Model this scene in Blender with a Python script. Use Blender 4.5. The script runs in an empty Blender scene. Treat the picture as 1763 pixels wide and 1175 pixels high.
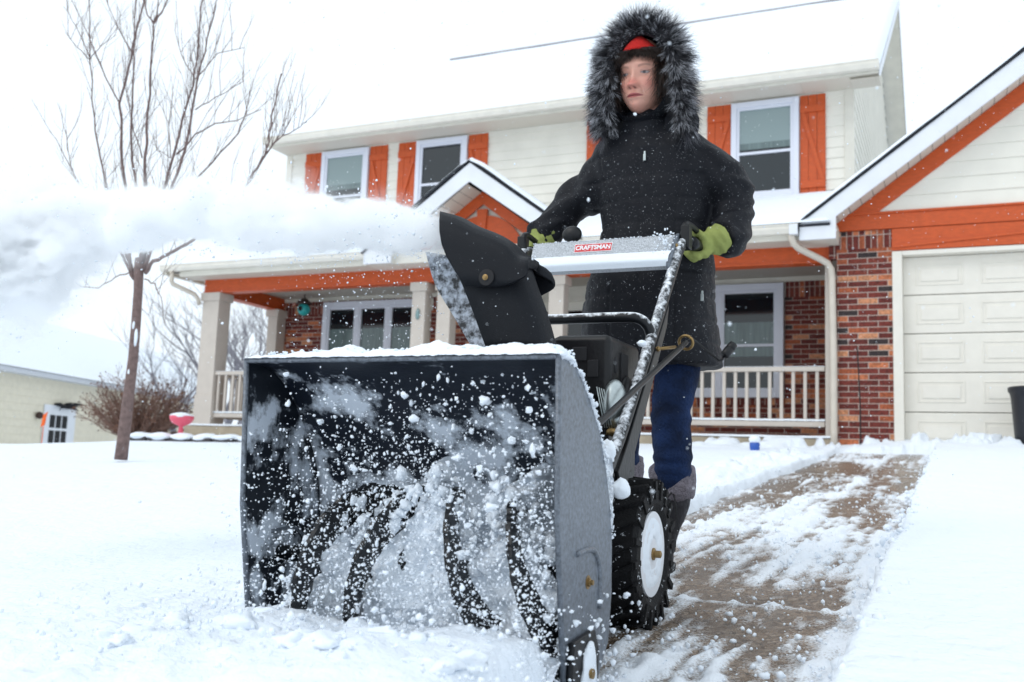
import bpy, bmesh, math, random
import numpy as np
from mathutils import Vector, Matrix, noise as mnoise
R = math.radians
sc = bpy.context.scene
col = sc.collection
rng = random.Random(7)
# ---------------------------------------------------------------- camera
F, CX, CY = 1689.0, 881.5, 587.5
CM = np.array([[0.9112503, 0.41015472, 0.03736315], [-0.01899961, 0.1324875, -0.99100256], [-0.41141453, 0.90234149, 0.12852205]])
cd = bpy.data.cameras.new('camera'); cam = bpy.data.objects.new('camera', cd); col.objects.link(cam)
cd.sensor_width = 36; cd.lens = F / 1763 * 36; cd.clip_start = .05; cd.clip_end = 400
mw = Matrix.Identity(4)
for i in range(3):
    mw[i][0] = CM[0, i]; mw[i][1] = -CM[1, i]; mw[i][2] = -CM[2, i]
cam.matrix_world = mw
sc.camera = cam
cd.dof.use_dof = True; cd.dof.focus_distance = 2.55; cd.dof.aperture_fstop = 5.0
def P(px, py, Y):            # a point of the picture on the plane y = Y
    r = CM.T @ np.array([px - CX, py - CY, F]); r = r * (Y / r[1]); return (float(r[0]), float(Y), float(r[2]))
def PX(px, py, X):
    r = CM.T @ np.array([px - CX, py - CY, F]); r = r * (X / r[0]); return (float(X), float(r[1]), float(r[2]))
# ---------------------------------------------------------------- world and sun
w = bpy.data.worlds.new('World'); sc.world = w; w.use_nodes = True
nt = w.node_tree; bg = nt.nodes['Background']
sky = nt.nodes.new('ShaderNodeTexSky'); sky.sky_type = 'NISHITA'; sky.sun_disc = False
SUN_EL, SUN_ROT = R(48), R(-145)
sky.sun_elevation = SUN_EL; sky.sun_rotation = SUN_ROT; sky.dust_density = 6; sky.air_density = 1
hs = nt.nodes.new('ShaderNodeHueSaturation'); hs.inputs['Saturation'].default_value = .25
mx = nt.nodes.new('ShaderNodeMix'); mx.data_type = 'RGBA'; mx.inputs[0].default_value = .82
mx.inputs[7].default_value = (9.0, 9.95, 10.75, 1)       # the even light of a snow cloud
nt.links.new(sky.outputs[0], hs.inputs['Color']); nt.links.new(hs.outputs[0], mx.inputs[6]); nt.links.new(mx.outputs[2], bg.inputs[0])
bg.inputs[1].default_value = .127
sd = bpy.data.lights.new('sun', 'SUN'); sd.energy = .5; sd.angle = R(25); sd.color = (1, .97, .93)
so = bpy.data.objects.new('sun', sd); col.objects.link(so)
sdir = Vector((math.sin(SUN_ROT) * math.cos(SUN_EL), math.cos(SUN_ROT) * math.cos(SUN_EL), math.sin(SUN_EL)))
so.rotation_euler = sdir.to_track_quat('Z', 'Y').to_euler(); so.location = (0, 0, 12)
sc.view_settings.view_transform = 'Standard'; sc.view_settings.look = 'None'; sc.view_settings.exposure = .04; sc.view_settings.gamma = 1
sc.cycles.max_bounces = 14; sc.cycles.diffuse_bounces = 4; sc.cycles.volume_bounces = 12
# ---------------------------------------------------------------- numpy noise
_r = np.random.RandomState(3); _T = _r.rand(64, 64, 64)
def vnoise(p):
    p = np.asarray(p, float); i = np.floor(p).astype(int); f = p - i; f = f * f * (3 - 2 * f)
    o = 0
    for a in (0, 1):
        for b in (0, 1):
            for c in (0, 1):
                o = o + _T[(i[..., 0] + a) % 64, (i[..., 1] + b) % 64, (i[..., 2] + c) % 64] * (f[..., 0] if a else 1 - f[..., 0]) * (f[..., 1] if b else 1 - f[..., 1]) * (f[..., 2] if c else 1 - f[..., 2])
    return o * 2 - 1
def fbm(p, o=4):
    p = np.asarray(p, float); s = 0; a = 1; t = 0
    for k in range(o):
        s = s + a * vnoise(p * 2 ** k + k * 17.3); t += a; a *= .5
    return s / t
def fb(x, y, s, o=4, z=0):
    x = np.asarray(x, float); y = np.asarray(y, float)
    return fbm(np.stack([x * s + 31, y * s + 11, np.full(np.broadcast(x, y).shape, z) + 5.], -1) if x.shape == y.shape else None, o)
def sstep(a, b, x): t = np.clip((x - a) / (b - a), 0, 1); return t * t * (3 - 2 * t)
# ---------------------------------------------------------------- materials
def mat(name, c, rough=.6, metal=0, bump=0, bscale=60, var=0, vscale=8, spec=.5, snow=0, sscale=30, scon=.08, sup=0, snowcol=(.86, .9, .95), coat=0, stretch=(1, 1, 1)):
    m = bpy.data.materials.new(name); m.use_nodes = True; n = m.node_tree; b = n.nodes['Principled BSDF']
    b.inputs['Roughness'].default_value = rough; b.inputs['Metallic'].default_value = metal
    b.inputs['Specular IOR Level'].default_value = spec; b.inputs['Coat Weight'].default_value = coat
    tc = n.nodes.new('ShaderNodeTexCoord'); mp = n.nodes.new('ShaderNodeMapping'); mp.inputs['Scale'].default_value = stretch
    n.links.new(tc.outputs['Object'], mp.inputs[0]); co = mp.outputs[0]
    c = tuple(c) + (1,); colsock = None
    b.inputs['Base Color'].default_value = c
    if var:
        nz = n.nodes.new('ShaderNodeTexNoise'); nz.inputs['Scale'].default_value = vscale; nz.inputs['Detail'].default_value = 6; n.links.new(co, nz.inputs['Vector'])
        mr = n.nodes.new('ShaderNodeMapRange'); mr.inputs[1].default_value = .3; mr.inputs[2].default_value = .7; mr.inputs[3].default_value = 1 - var; mr.inputs[4].default_value = 1 + var
        n.links.new(nz.outputs['Fac'], mr.inputs[0])
        vm = n.nodes.new('ShaderNodeVectorMath'); vm.operation = 'SCALE'; vm.inputs[0].default_value = c[:3]; n.links.new(mr.outputs[0], vm.inputs['Scale'])
        colsock = vm.outputs[0]; n.links.new(colsock, b.inputs['Base Color'])
    bn = None
    if bump:
        nb = n.nodes.new('ShaderNodeTexNoise'); nb.inputs['Scale'].default_value = bscale; nb.inputs['Detail'].default_value = 5; n.links.new(co, nb.inputs['Vector'])
        bn = n.nodes.new('ShaderNodeBump'); bn.inputs['Strength'].default_value = min(1, bump); bn.inputs['Distance'].default_value = .01
        n.links.new(nb.outputs['Fac'], bn.inputs['Height']); n.links.new(bn.outputs[0], b.inputs['Normal'])
    if snow:
        ns = n.nodes.new('ShaderNodeTexNoise'); ns.inputs['Scale'].default_value = sscale; ns.inputs['Detail'].default_value = 8; ns.inputs['Roughness'].default_value = .65; n.links.new(co, ns.inputs['Vector'])
        f = ns.outputs['Fac']
        if sup:
            g = n.nodes.new('ShaderNodeNewGeometry'); sp = n.nodes.new('ShaderNodeSeparateXYZ'); n.links.new(g.outputs['Normal'], sp.inputs[0])
            ma = n.nodes.new('ShaderNodeMath'); ma.operation = 'MULTIPLY_ADD'; ma.inputs[1].default_value = sup; n.links.new(sp.outputs[2], ma.inputs[0]); n.links.new(f, ma.inputs[2]); f = ma.outputs[0]
        mr = n.nodes.new('ShaderNodeMapRange'); th = 1 - snow; mr.inputs[1].default_value = th - scon; mr.inputs[2].default_value = th + scon; n.links.new(f, mr.inputs[0])
        s = n.nodes.new('ShaderNodeBsdfPrincipled'); s.inputs['Base Color'].default_value = tuple(snowcol) + (1,); s.inputs['Roughness'].default_value = .9
        bb = n.nodes.new('ShaderNodeBump'); bb.inputs['Strength'].default_value = .6; bb.inputs['Distance'].default_value = .004; n.links.new(ns.outputs['Fac'], bb.inputs['Height']); n.links.new(bb.outputs[0], s.inputs['Normal'])
        ms = n.nodes.new('ShaderNodeMixShader'); n.links.new(mr.outputs[0], ms.inputs[0]); n.links.new(b.outputs[0], ms.inputs[1]); n.links.new(s.outputs[0], ms.inputs[2])
        n.links.new(ms.outputs[0], n.nodes['Material Output'].inputs['Surface'])
    return m
def attr_mat(name, attr='Col', rough=.6, bump=0, bscale=200, sss=0):
    m = bpy.data.materials.new(name); m.use_nodes = True; n = m.node_tree; b = n.nodes['Principled BSDF']
    a = n.nodes.new('ShaderNodeVertexColor'); a.layer_name = attr; n.links.new(a.outputs[0], b.inputs['Base Color']); b.inputs['Roughness'].default_value = rough
    if sss: b.inputs['Subsurface Weight'].default_value = sss; b.inputs['Subsurface Radius'].default_value = (.012, .005, .003); b.inputs['Subsurface Scale'].default_value = .6
    if bump:
        nb = n.nodes.new('ShaderNodeTexNoise'); nb.inputs['Scale'].default_value = bscale; nb.inputs['Detail'].default_value = 4
        tc = n.nodes.new('ShaderNodeTexCoord'); n.links.new(tc.outputs['Object'], nb.inputs['Vector'])
        bn = n.nodes.new('ShaderNodeBump'); bn.inputs['Strength'].default_value = bump; bn.inputs['Distance'].default_value = .003
        n.links.new(nb.outputs['Fac'], bn.inputs['Height']); n.links.new(bn.outputs[0], b.inputs['Normal'])
    return m
def snow_material(name='snow', c=(.81, .865, .93), bump=.6, scales=((9, .03), (70, .004))):
    m = bpy.data.materials.new(name); m.use_nodes = True; n = m.node_tree; b = n.nodes['Principled BSDF']
    b.inputs['Base Color'].default_value = c + (1,); b.inputs['Roughness'].default_value = .85; b.inputs['Specular IOR Level'].default_value = .25
    tc = n.nodes.new('ShaderNodeTexCoord'); prev = None
    for s, d in scales:
        nz = n.nodes.new('ShaderNodeTexNoise'); nz.inputs['Scale'].default_value = s; nz.inputs['Detail'].default_value = 7; n.links.new(tc.outputs['Object'], nz.inputs['Vector'])
        bn = n.nodes.new('ShaderNodeBump'); bn.inputs['Strength'].default_value = bump; bn.inputs['Distance'].default_value = d
        n.links.new(nz.outputs['Fac'], bn.inputs['Height'])
        if prev: n.links.new(prev.outputs[0], bn.inputs['Normal'])
        prev = bn
    n.links.new(prev.outputs[0], b.inputs['Normal'])
    return m
def brick_material(name, soldier=False, face='XZ'):
    m = bpy.data.materials.new(name); m.use_nodes = True; n = m.node_tree; b = n.nodes['Principled BSDF']; b.inputs['Roughness'].default_value = .85
    tc = n.nodes.new('ShaderNodeTexCoord'); sp = n.nodes.new('ShaderNodeSeparateXYZ'); cb = n.nodes.new('ShaderNodeCombineXYZ')
    n.links.new(tc.outputs['Object'], sp.inputs[0])
    ad = n.nodes.new('ShaderNodeMath'); ad.operation = 'ADD'; n.links.new(sp.outputs[0], ad.inputs[0]); n.links.new(sp.outputs[1], ad.inputs[1])
    u, v = ad.outputs[0], sp.outputs[2]
    if soldier: u, v = v, u
    n.links.new(u, cb.inputs[0]); n.links.new(v, cb.inputs[1])
    br = n.nodes.new('ShaderNodeTexBrick'); br.inputs['Scale'].default_value = 1; br.inputs['Brick Width'].default_value = .205; br.inputs['Row Height'].default_value = .0635
    br.inputs['Mortar Size'].default_value = .0045; br.inputs['Mortar Smooth'].default_value = .15; br.inputs['Color1'].default_value = (0, 0, 0, 1); br.inputs['Color2'].default_value = (1, 1, 1, 1); br.inputs['Mortar'].default_value = (.5, .5, .5, 1)
    if soldier: br.offset = 0
    n.links.new(cb.outputs[0], br.inputs['Vector'])
    cr = n.nodes.new('ShaderNodeValToRGB'); e = cr.color_ramp; e.interpolation = 'CONSTANT'
    stops = [(0, (.03, .02, .02)), (.035, (.105, .017, .012)), (.3, (.135, .022, .015)), (.55, (.16, .03, .018)), (.72, (.30, .075, .03)), (.82, (.42, .13, .055)), (.9, (.47, .2, .10))]
    while len(e.elements) < len(stops): e.elements.new(.5)
    for el, (p, c) in zip(e.elements, stops): el.position = p; el.color = c + (1,)
    n.links.new(br.outputs['Color'], cr.inputs[0])
    nz = n.nodes.new('ShaderNodeTexNoise'); nz.inputs['Scale'].default_value = 38; nz.inputs['Detail'].default_value = 6; n.links.new(tc.outputs['Object'], nz.inputs['Vector'])
    mr = n.nodes.new('ShaderNodeMapRange'); mr.inputs[1].default_value = .3; mr.inputs[2].default_value = .75; mr.inputs[3].default_value = .55; mr.inputs[4].default_value = 1.7; n.links.new(nz.outputs['Fac'], mr.inputs[0])
    vm = n.nodes.new('ShaderNodeVectorMath'); vm.operation = 'SCALE'; n.links.new(cr.outputs[0], vm.inputs[0]); n.links.new(mr.outputs[0], vm.inputs['Scale'])
    mx = n.nodes.new('ShaderNodeMix'); mx.data_type = 'RGBA'; n.links.new(br.outputs['Fac'], mx.inputs[0]); n.links.new(vm.outputs[0], mx.inputs[6]); mx.inputs[7].default_value = (.46, .37, .32, 1)
    n.links.new(mx.outputs[2], b.inputs['Base Color'])
    bn = n.nodes.new('ShaderNodeBump'); bn.invert = True; bn.inputs['Strength'].default_value = .8; bn.inputs['Distance'].default_value = .006; n.links.new(br.outputs['Fac'], bn.inputs['Height'])
    b2 = n.nodes.new('ShaderNodeBump'); b2.inputs['Strength'].default_value = .4; b2.inputs['Distance'].default_value = .004; n.links.new(nz.outputs['Fac'], b2.inputs['Height']); n.links.new(bn.outputs[0], b2.inputs['Normal']); n.links.new(b2.outputs[0], b.inputs['Normal'])
    return m
SNOW = snow_material()
M = dict(
    snow=SNOW,
    siding=mat('cream_vinyl_siding', (.76, .73, .65), .55, bump=.15, bscale=25, var=.05, vscale=3),
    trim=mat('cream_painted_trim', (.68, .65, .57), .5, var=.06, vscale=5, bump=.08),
    white=mat('white_painted_board', (.74, .76, .8), .5, var=.04, vscale=4),
    vinyl=mat('white_window_vinyl', (.7, .72, .8), .4),
    orange=mat('orange_painted_wood', (.53, .078, .010), .5, bump=.3, bscale=60, var=.12, vscale=14, stretch=(1, 1, 3)),
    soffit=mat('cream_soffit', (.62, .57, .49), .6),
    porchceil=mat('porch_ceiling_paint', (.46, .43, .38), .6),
    column=mat('beige_painted_column', (.55, .49, .43), .55, bump=.12, bscale=40, var=.04),
    glass=mat('window_glass', (.006, .012, .016), .06, spec=.65),
    curtain=mat('pale_green_curtain', (.12, .17, .17), .9, coat=1, var=.25, vscale=26, stretch=(1, 1, .05)),
    blind=mat('grey_green_blind', (.22, .29, .29), .8, coat=1),
    shingle=mat('dark_roof_shingle_edge', (.012, .014, .022), .8),
    garage=mat('almond_garage_door', (.76, .72, .64), .45, bump=.15, bscale=150, var=.03),
    gutter=mat('almond_aluminium_gutter', (.74, .70, .62), .4, var=.05),
    downspout=mat('almond_downspout', (.60, .54, .46), .4, var=.05, bump=.1),
    concrete=mat('porch_concrete', (.36, .3, .22), .85, bump=.4, bscale=60, var=.15),
    brick=brick_material('mixed_red_brick'), soldier=brick_material('soldier_course_brick', True),
    dark=mat('dark_interior', (.01, .01, .012), .8),
    black=mat('black_painted_steel', (.005, .0055, .007), .42, spec=.35, bump=.1, bscale=90),
    blacktube=mat('black_tube_with_snow', (.005, .006, .008), .4, spec=.35, snow=.225, sscale=70, scon=.13, sup=.42),
    plastic=mat('black_moulded_plastic', (.0045, .006, .0095), .6, spec=.22, bump=.25, bscale=500, snow=.29, sscale=260, scon=.03),
    rubber=mat('tyre_rubber', (.006, .006, .007), .75, spec=.3, bump=.4, bscale=200, snow=.36, sscale=45, scon=.03),
    auger=mat('black_auger_steel', (.0035, .0045, .0065), .38, spec=.4, snow=.31, sscale=70, scon=.03, bump=.1, bscale=120),
    plate=mat('housing_paint_frosted', (.035, .043, .055), .33, snow=.40, sscale=120, scon=.30, spec=.7, bump=.05, bscale=300, snowcol=(.30, .34, .40)),
    panel=mat('control_panel_dusted', (.07, .08, .095), .5, snow=.485, sscale=520, scon=.16),
    panelsnow=snow_material('settled_powder_snow', bump=.4, scales=((150, .003),)),
    brass=mat('brass_plated_steel', (.30, .20, .085), .45, metal=.8),
    metal=mat('muffler_steel', (.45, .5, .5), .35, metal=.9, var=.2, vscale=30),
    red=mat('red_badge', (.55, .008, .015), .5), badgewhite=mat('badge_white', (.8, .8, .82), .5),
    coat=mat('black_quilted_coat', (.0042, .005, .0085), .62, bump=1, bscale=16, snow=.33, sscale=230, scon=.02, spec=.24),
    denim=mat('blue_denim', (.0075, .019, .06), .85, bump=.7, bscale=120, var=.6, vscale=14, spec=.2),
    glove=mat('lime_fleece', (.30, .34, .11), .95, bump=.6, bscale=350, var=.15, vscale=20, spec=.1),
    boot=mat('dark_boot_leather', (.011, .010, .014), .6, bump=.5, bscale=60, var=.4, vscale=25),
    fleece=mat('grey_boot_fleece', (.20, .18, .21), .95, bump=1, bscale=220, var=.3, vscale=90),
    redknit=mat('red_knit_headband', (.62, .012, .008), .9, bump=.8, bscale=160, stretch=(4, 1, 1)),
    bark=mat('tree_bark', (.17, .115, .105), .85, bump=.6, bscale=60, var=.3, vscale=30),
    barkgrey=mat('grey_bark', (.25, .24, .27), .9, var=.2),
    shrub=mat('brown_shrub_twigs', (.22, .13, .10), .9, var=.3), leaf=mat('dry_brown_leaf', (.16, .075, .045), .9, var=.4, vscale=2),
    nsiding=mat('tan_vinyl_siding', (.76, .70, .56), .6, var=.05), ngutter=mat('grey_white_eave', (.6, .62, .66), .6),
    bin=mat('navy_plastic_bin', (.006, .008, .014), .45), blue=mat('blue_plastic', (.02, .09, .4), .4),
    teal=mat('turquoise_glass', (.03, .42, .42), .3), rust=mat('dark_rusty_metal', (.05, .025, .02), .7),
    pink=mat('pink_plastic', (.75, .10, .16), .45), stone=mat('dark_edging_stone', (.06, .055, .06), .85, bump=.5, var=.3),
    orangeflag=mat('orange_flag', (.8, .12, .01), .6), plaque=mat('grey_green_plaque', (.2, .3, .3), .6, var=.3, vscale=40),
)
# ---------------------------------------------------------------- mesh helpers
class MB:
    def __init__(s): s.v = []; s.f = []; s.m = []
    def add(s, v, f, mi=0):
        o = len(s.v); s.v += [tuple(map(float, p)) for p in v]; s.f += [tuple(i + o for i in q) for q in f]; s.m += [mi] * len(f); return s
    def box(s, x0, x1, y0, y1, z0, z1, mi=0):
        v = [(x, y, z) for z in (z0, z1) for y in (y0, y1) for x in (x0, x1)]
        return s.add(v, [(0, 2, 3, 1), (4, 5, 7, 6), (0, 1, 5, 4), (2, 6, 7, 3), (0, 4, 6, 2), (1, 3, 7, 5)], mi)
    def prismY(s, p, y0, y1, mi=0):
        n = len(p); v = [(x, y0, z) for x, z in p] + [(x, y1, z) for x, z in p]
        return s.add(v, [tuple(range(n)), tuple(range(2 * n - 1, n - 1, -1))] + [(i, i + n, (i + 1) % n + n, (i + 1) % n) for i in range(n)], mi)
    def prismX(s, p, x0, x1, mi=0):
        n = len(p); v = [(x0, y, z) for y, z in p] + [(x1, y, z) for y, z in p]
        return s.add(v, [tuple(range(n - 1, -1, -1)), tuple(range(n, 2 * n))] + [((i + 1) % n, (i + 1) % n + n, i + n, i) for i in range(n)], mi)
    def loft(s, rings, caps=True, mi=0, closed=True):
        n = len(rings[0]); v = [p for r in rings for p in r]; f = []
        for k in range(len(rings) - 1):
            for i in range(n if closed else n - 1):
                j = (i + 1) % n; f.append((k * n + i, k * n + j, (k + 1) * n + j, (k + 1) * n + i))
        if caps: f += [tuple(range(n - 1, -1, -1)), tuple((len(rings) - 1) * n + i for i in range(n))]
        return s.add(v, f, mi)
    def tube(s, path, rad, n=10, mi=0, caps=True):
        path = [Vector(p) for p in path]
        if not hasattr(rad, '__len__'): rad = [rad] * len(path)
        rings = []; u = None
        for i, p in enumerate(path):
            t = (path[min(i + 1, len(path) - 1)] - path[max(i - 1, 0)]).normalized()
            if u is None: u = t.orthogonal().normalized()
            u = (u - t * u.dot(t)).normalized(); w_ = t.cross(u)
            rings.append([p + (u * math.cos(a) + w_ * math.sin(a)) * rad[i] for a in [2 * math.pi * k / n for k in range(n)]])
        return s.loft(rings, caps, mi)
    def ball(s, c, r, sub=2, namp=0, nfreq=8, seed=0, rot=None, mi=0):
        if not hasattr(r, '__len__'): r = (r, r, r)
        bm = bmesh.new(); bmesh.ops.create_icosphere(bm, subdivisions=sub, radius=1)
        v = np.array([x.co for x in bm.verts]); f = [tuple(q.index for q in g.verts) for g in bm.faces]; bm.free()
        if namp: v = v * (1 + namp * fbm(v * nfreq / 4 + seed * 3.17, 3)[:, None])
        v = v * np.array(r)
        if rot is not None: v = v @ np.array(rot).T
        return s.add(v + np.array(c), f, mi)
    def lathe(s, prof, c, n=24, axis='Z', mi=0):
        rings = []
        for r_, h in prof:
            rg = []
            for k in range(n):
                a = 2 * math.pi * k / n; x, y = r_ * math.cos(a), r_ * math.sin(a)
                rg.append((c[0] + x, c[1] + y, c[2] + h) if axis == 'Z' else (c[0] + h, c[1] + x, c[2] + y) if axis == 'X' else (c[0] + x, c[1] + h, c[2] + y))
            rings.append(rg)
        return s.loft(rings, True, mi)
    def build(s, name, mats, parent=None, smooth=False, bevel=0, loc=None, fix=True):
        me = bpy.data.meshes.new(name)
        if parent is None and loc is None:
            a = np.array(s.v); loc = ((a[:, 0].min() + a[:, 0].max()) / 2, (a[:, 1].min() + a[:, 1].max()) / 2, a[:, 2].min())
        if parent is None:
            s.v = [(x - loc[0], y - loc[1], z - loc[2]) for x, y, z in s.v]
        me.from_pydata(s.v, [], s.f)
        if not isinstance(mats, (list, tuple)): mats = [mats]
        for m in mats: me.materials.append(m)
        if len(mats) > 1: me.polygons.foreach_set('material_index', s.m)
        if fix and len(s.f) < 60000:
            bm = bmesh.new(); bm.from_mesh(me); bmesh.ops.recalc_face_normals(bm, faces=bm.faces); bm.to_mesh(me); bm.free()
        if smooth: me.polygons.foreach_set('use_smooth', [True] * len(me.polygons))
        me.update()
        o = bpy.data.objects.new(name, me); col.objects.link(o)
        if parent is None: o.location = loc
        else: attach(o, parent)
        if bevel:
            b = o.modifiers.new('bevel', 'BEVEL'); b.width = bevel; b.segments = 2; b.limit_method = 'ANGLE'; b.angle_limit = R(35)
            me.polygons.foreach_set('use_smooth', [True] * len(me.polygons))
            wn = o.modifiers.new('wn', 'WEIGHTED_NORMAL'); wn.keep_sharp = True
        return o
def attach(o, p):
    o.parent = p
    if p.type == 'EMPTY': o.matrix_parent_inverse = Matrix.Translation(-Vector(p.location))
    elif p.parent is None: o.matrix_parent_inverse = Matrix.Translation(-Vector(p.location))
def thing(name, label, cat, loc, group=None):
    o = bpy.data.objects.new(name, None); col.objects.link(o); o.location = loc; o.empty_display_size = .1
    return tag(o, label, cat, group)
def tag(o, label=None, cat=None, group=None, kind=None):
    if label: o['label'] = label
    if cat: o['category'] = cat
    if group: o['group'] = group
    if kind: o['kind'] = kind
    return o
def grid_mesh(name, X, Y, Z, m, parent=None, attr=None, loc=(0, 0, 0)):
    ny, nx = Z.shape; v = np.stack([X, Y, Z], -1).reshape(-1, 3)
    i = np.arange(nx - 1)[None, :] + np.arange(ny - 1)[:, None] * nx; i = i.reshape(-1)
    f = np.stack([i, i + 1, i + 1 + nx, i + nx], -1)
    me = bpy.data.meshes.new(name); me.vertices.add(len(v)); me.vertices.foreach_set('co', v.ravel())
    me.loops.add(f.size); me.loops.foreach_set('vertex_index', f.ravel()); me.polygons.add(len(f)); me.polygons.foreach_set('loop_start', np.arange(len(f)) * 4); me.polygons.foreach_set('loop_total', np.full(len(f), 4))
    me.polygons.foreach_set('use_smooth', np.ones(len(f), bool)); me.update(calc_edges=True); me.validate()
    if attr is not None:
        a = me.attributes.new('slush', 'FLOAT', 'POINT'); a.data.foreach_set('value', attr.ravel())
    me.materials.append(m); o = bpy.data.objects.new(name, me); col.objects.link(o)
    if parent: attach(o, parent)
    return o
def soup(name, V, Fc, m, parent=None, colors=None, smooth=True, loc=None):
    V = np.asarray(V, float); Fc = np.asarray(Fc, int); k = Fc.shape[1]
    if parent is None and loc is not None: V = V - np.array(loc)
    me = bpy.data.meshes.new(name); me.vertices.add(len(V)); me.vertices.foreach_set('co', V.ravel())
    me.loops.add(Fc.size); me.loops.foreach_set('vertex_index', Fc.ravel()); me.polygons.add(len(Fc)); me.polygons.foreach_set('loop_start', np.arange(len(Fc)) * k); me.polygons.foreach_set('loop_total', np.full(len(Fc), k))
    me.polygons.foreach_set('use_smooth', np.full(len(Fc), smooth)); me.update(calc_edges=True)
    if colors is not None:
        a = me.attributes.new('Col', 'FLOAT_COLOR', 'POINT'); a.data.foreach_set('color', np.asarray(colors, float).ravel())
    me.materials.append(m); o = bpy.data.objects.new(name, me); col.objects.link(o)
    if parent is not None: attach(o, parent)
    elif loc is not None: o.location = loc
    return o
def ico(sub):
    bm = bmesh.new(); bmesh.ops.create_icosphere(bm, subdivisions=sub, radius=1); v = np.array([x.co for x in bm.verts]); f = np.array([[q.index for q in g.verts] for g in bm.faces]); bm.free(); return v, f
ICO = {k: ico(k) for k in (1, 2, 3)}
def clumps(C, Rr, sub=1, amp=.5, seed=1):
    """many small lumpy snow grains at C with radii Rr -> vertices, faces"""
    v, f = ICO[sub]; rs = np.random.RandomState(seed); n = len(C); C = np.asarray(C); Rr = np.asarray(Rr)
    if Rr.ndim == 1: Rr = Rr[:, None] * rs.uniform(.65, 1.3, (n, 3))
    nz = 1 + amp * fbm(v[None] * 1.3 + rs.rand(n, 1, 3) * 40, 2)
    ang = rs.rand(n) * 6.28; ca, sa = np.cos(ang), np.sin(ang)
    q = v[None] * nz[..., None] * Rr[:, None, :]
    q = np.stack([q[..., 0] * ca[:, None] - q[..., 1] * sa[:, None], q[..., 0] * sa[:, None] + q[..., 1] * ca[:, None], q[..., 2]], -1) + C[:, None, :]
    return q.reshape(-1, 3), (f[None] + (np.arange(n) * len(v))[:, None, None]).reshape(-1, 3)
def merge(parts):
    V = []; Fc = []; o = 0
    for v, f in parts: V.append(v); Fc.append(f + o); o += len(v)
    return np.concatenate(V), np.concatenate(Fc)
# ================================================================ GROUND
def drive_z(x, y): return -.562 + .08 * y
def lawn_z(x, y):
    x = np.asarray(x, float); y = np.asarray(y, float)
    z = -.458 + .075 * np.minimum(y, 12) + .0098 * x
    right = -.562 + .08 * np.minimum(y, 12) + .115
    t = sstep(-1.4, -.3, x); z = z * (1 - t) + right * t
    d = np.hypot(x, y); z = z - sstep(13, 20, d) * 1.0 * sstep(-9, -13, x)
    z = z + .022 * fb(x, y, .9, 3) + .010 * fb(x, y, 3.2, 4)
    near = np.exp(-((x + 1.15) / .75) ** 2 - ((y - 1.35) / .42) ** 2)
    z = z + near * (.055 + .05 * fb(x, y, 5, 5, 2) + .018 * fb(x, y, 26, 4, 8)) + .004 * fb(x, y, 22, 4, 1) * sstep(6, 2, y)
    return z
def cleared(x, y):
    n1 = .05 * fb(x, y, 4, 4, 3); n2 = .02 * fb(x, y, 12, 3, 9)
    l = np.where(y > 1.62, -1.24 + .016 * (y - 3), -.66) + n1 + n2
    r_ = -.185 + .022 * fb(x, y, 1.6, 4, 7) + .007 * fb(x, y, 14, 3, 4)
    a = sstep(0, .05, x - l) * sstep(0, .03, r_ - x)
    return a * sstep(10.75, 10.3, y + .25 * fb(x, y, 2.5, 4, 5))
def axis(segs):
    o = [];
    for a, b, s in segs: o += list(np.arange(a, b, s))
    return np.array(o + [segs[-1][1]])
gx = axis([(-70, -16, 2.5), (-16, -6, .25), (-6, -1.9, .05), (-1.9, .6, .016), (.6, 2, .05), (2, 8, .3), (8, 40, 3)])
gy = axis([(-6, .4, .4), (.4, 2.6, .016), (2.6, 6, .028), (6, 12.5, .05), (12.5, 20, .4), (20, 90, 3)])
GX, GY = np.meshgrid(gx, gy)
GZ = lawn_z(GX, GY); CL = cleared(GX, GY)
rim = np.exp(-((CL - .35) / .3) ** 2) * (CL > .01)
GZ = GZ * (1 - CL) + (drive_z(GX, GY) - .05) * CL
GZ = GZ + rim * .03 * (fb(GX, GY, 18, 3, 6) + .4)
lump = sstep(.12, .4, fb(GX, GY, 7, 4, 12)) * .07 * np.exp(-((GX + 1.42) / .22) ** 2) * sstep(1.7, 2.2, GY) * sstep(11, 9, GY) * (1 - CL)
GZ = GZ + lump
farlump = sstep(.0, .35, fb(GX, GY, 6, 4, 14)) * .11 * np.exp(-((GY - 10.75) / .3) ** 2) * (GX > -3) * (1 - CL)
GZ = GZ + farlump
tag(grid_mesh('snowy_ground', GX, GY, GZ, snow_material('ground_snow', bump=.6, scales=((2.5, .07), (14, .03), (60, .008)))), kind='structure')
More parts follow.
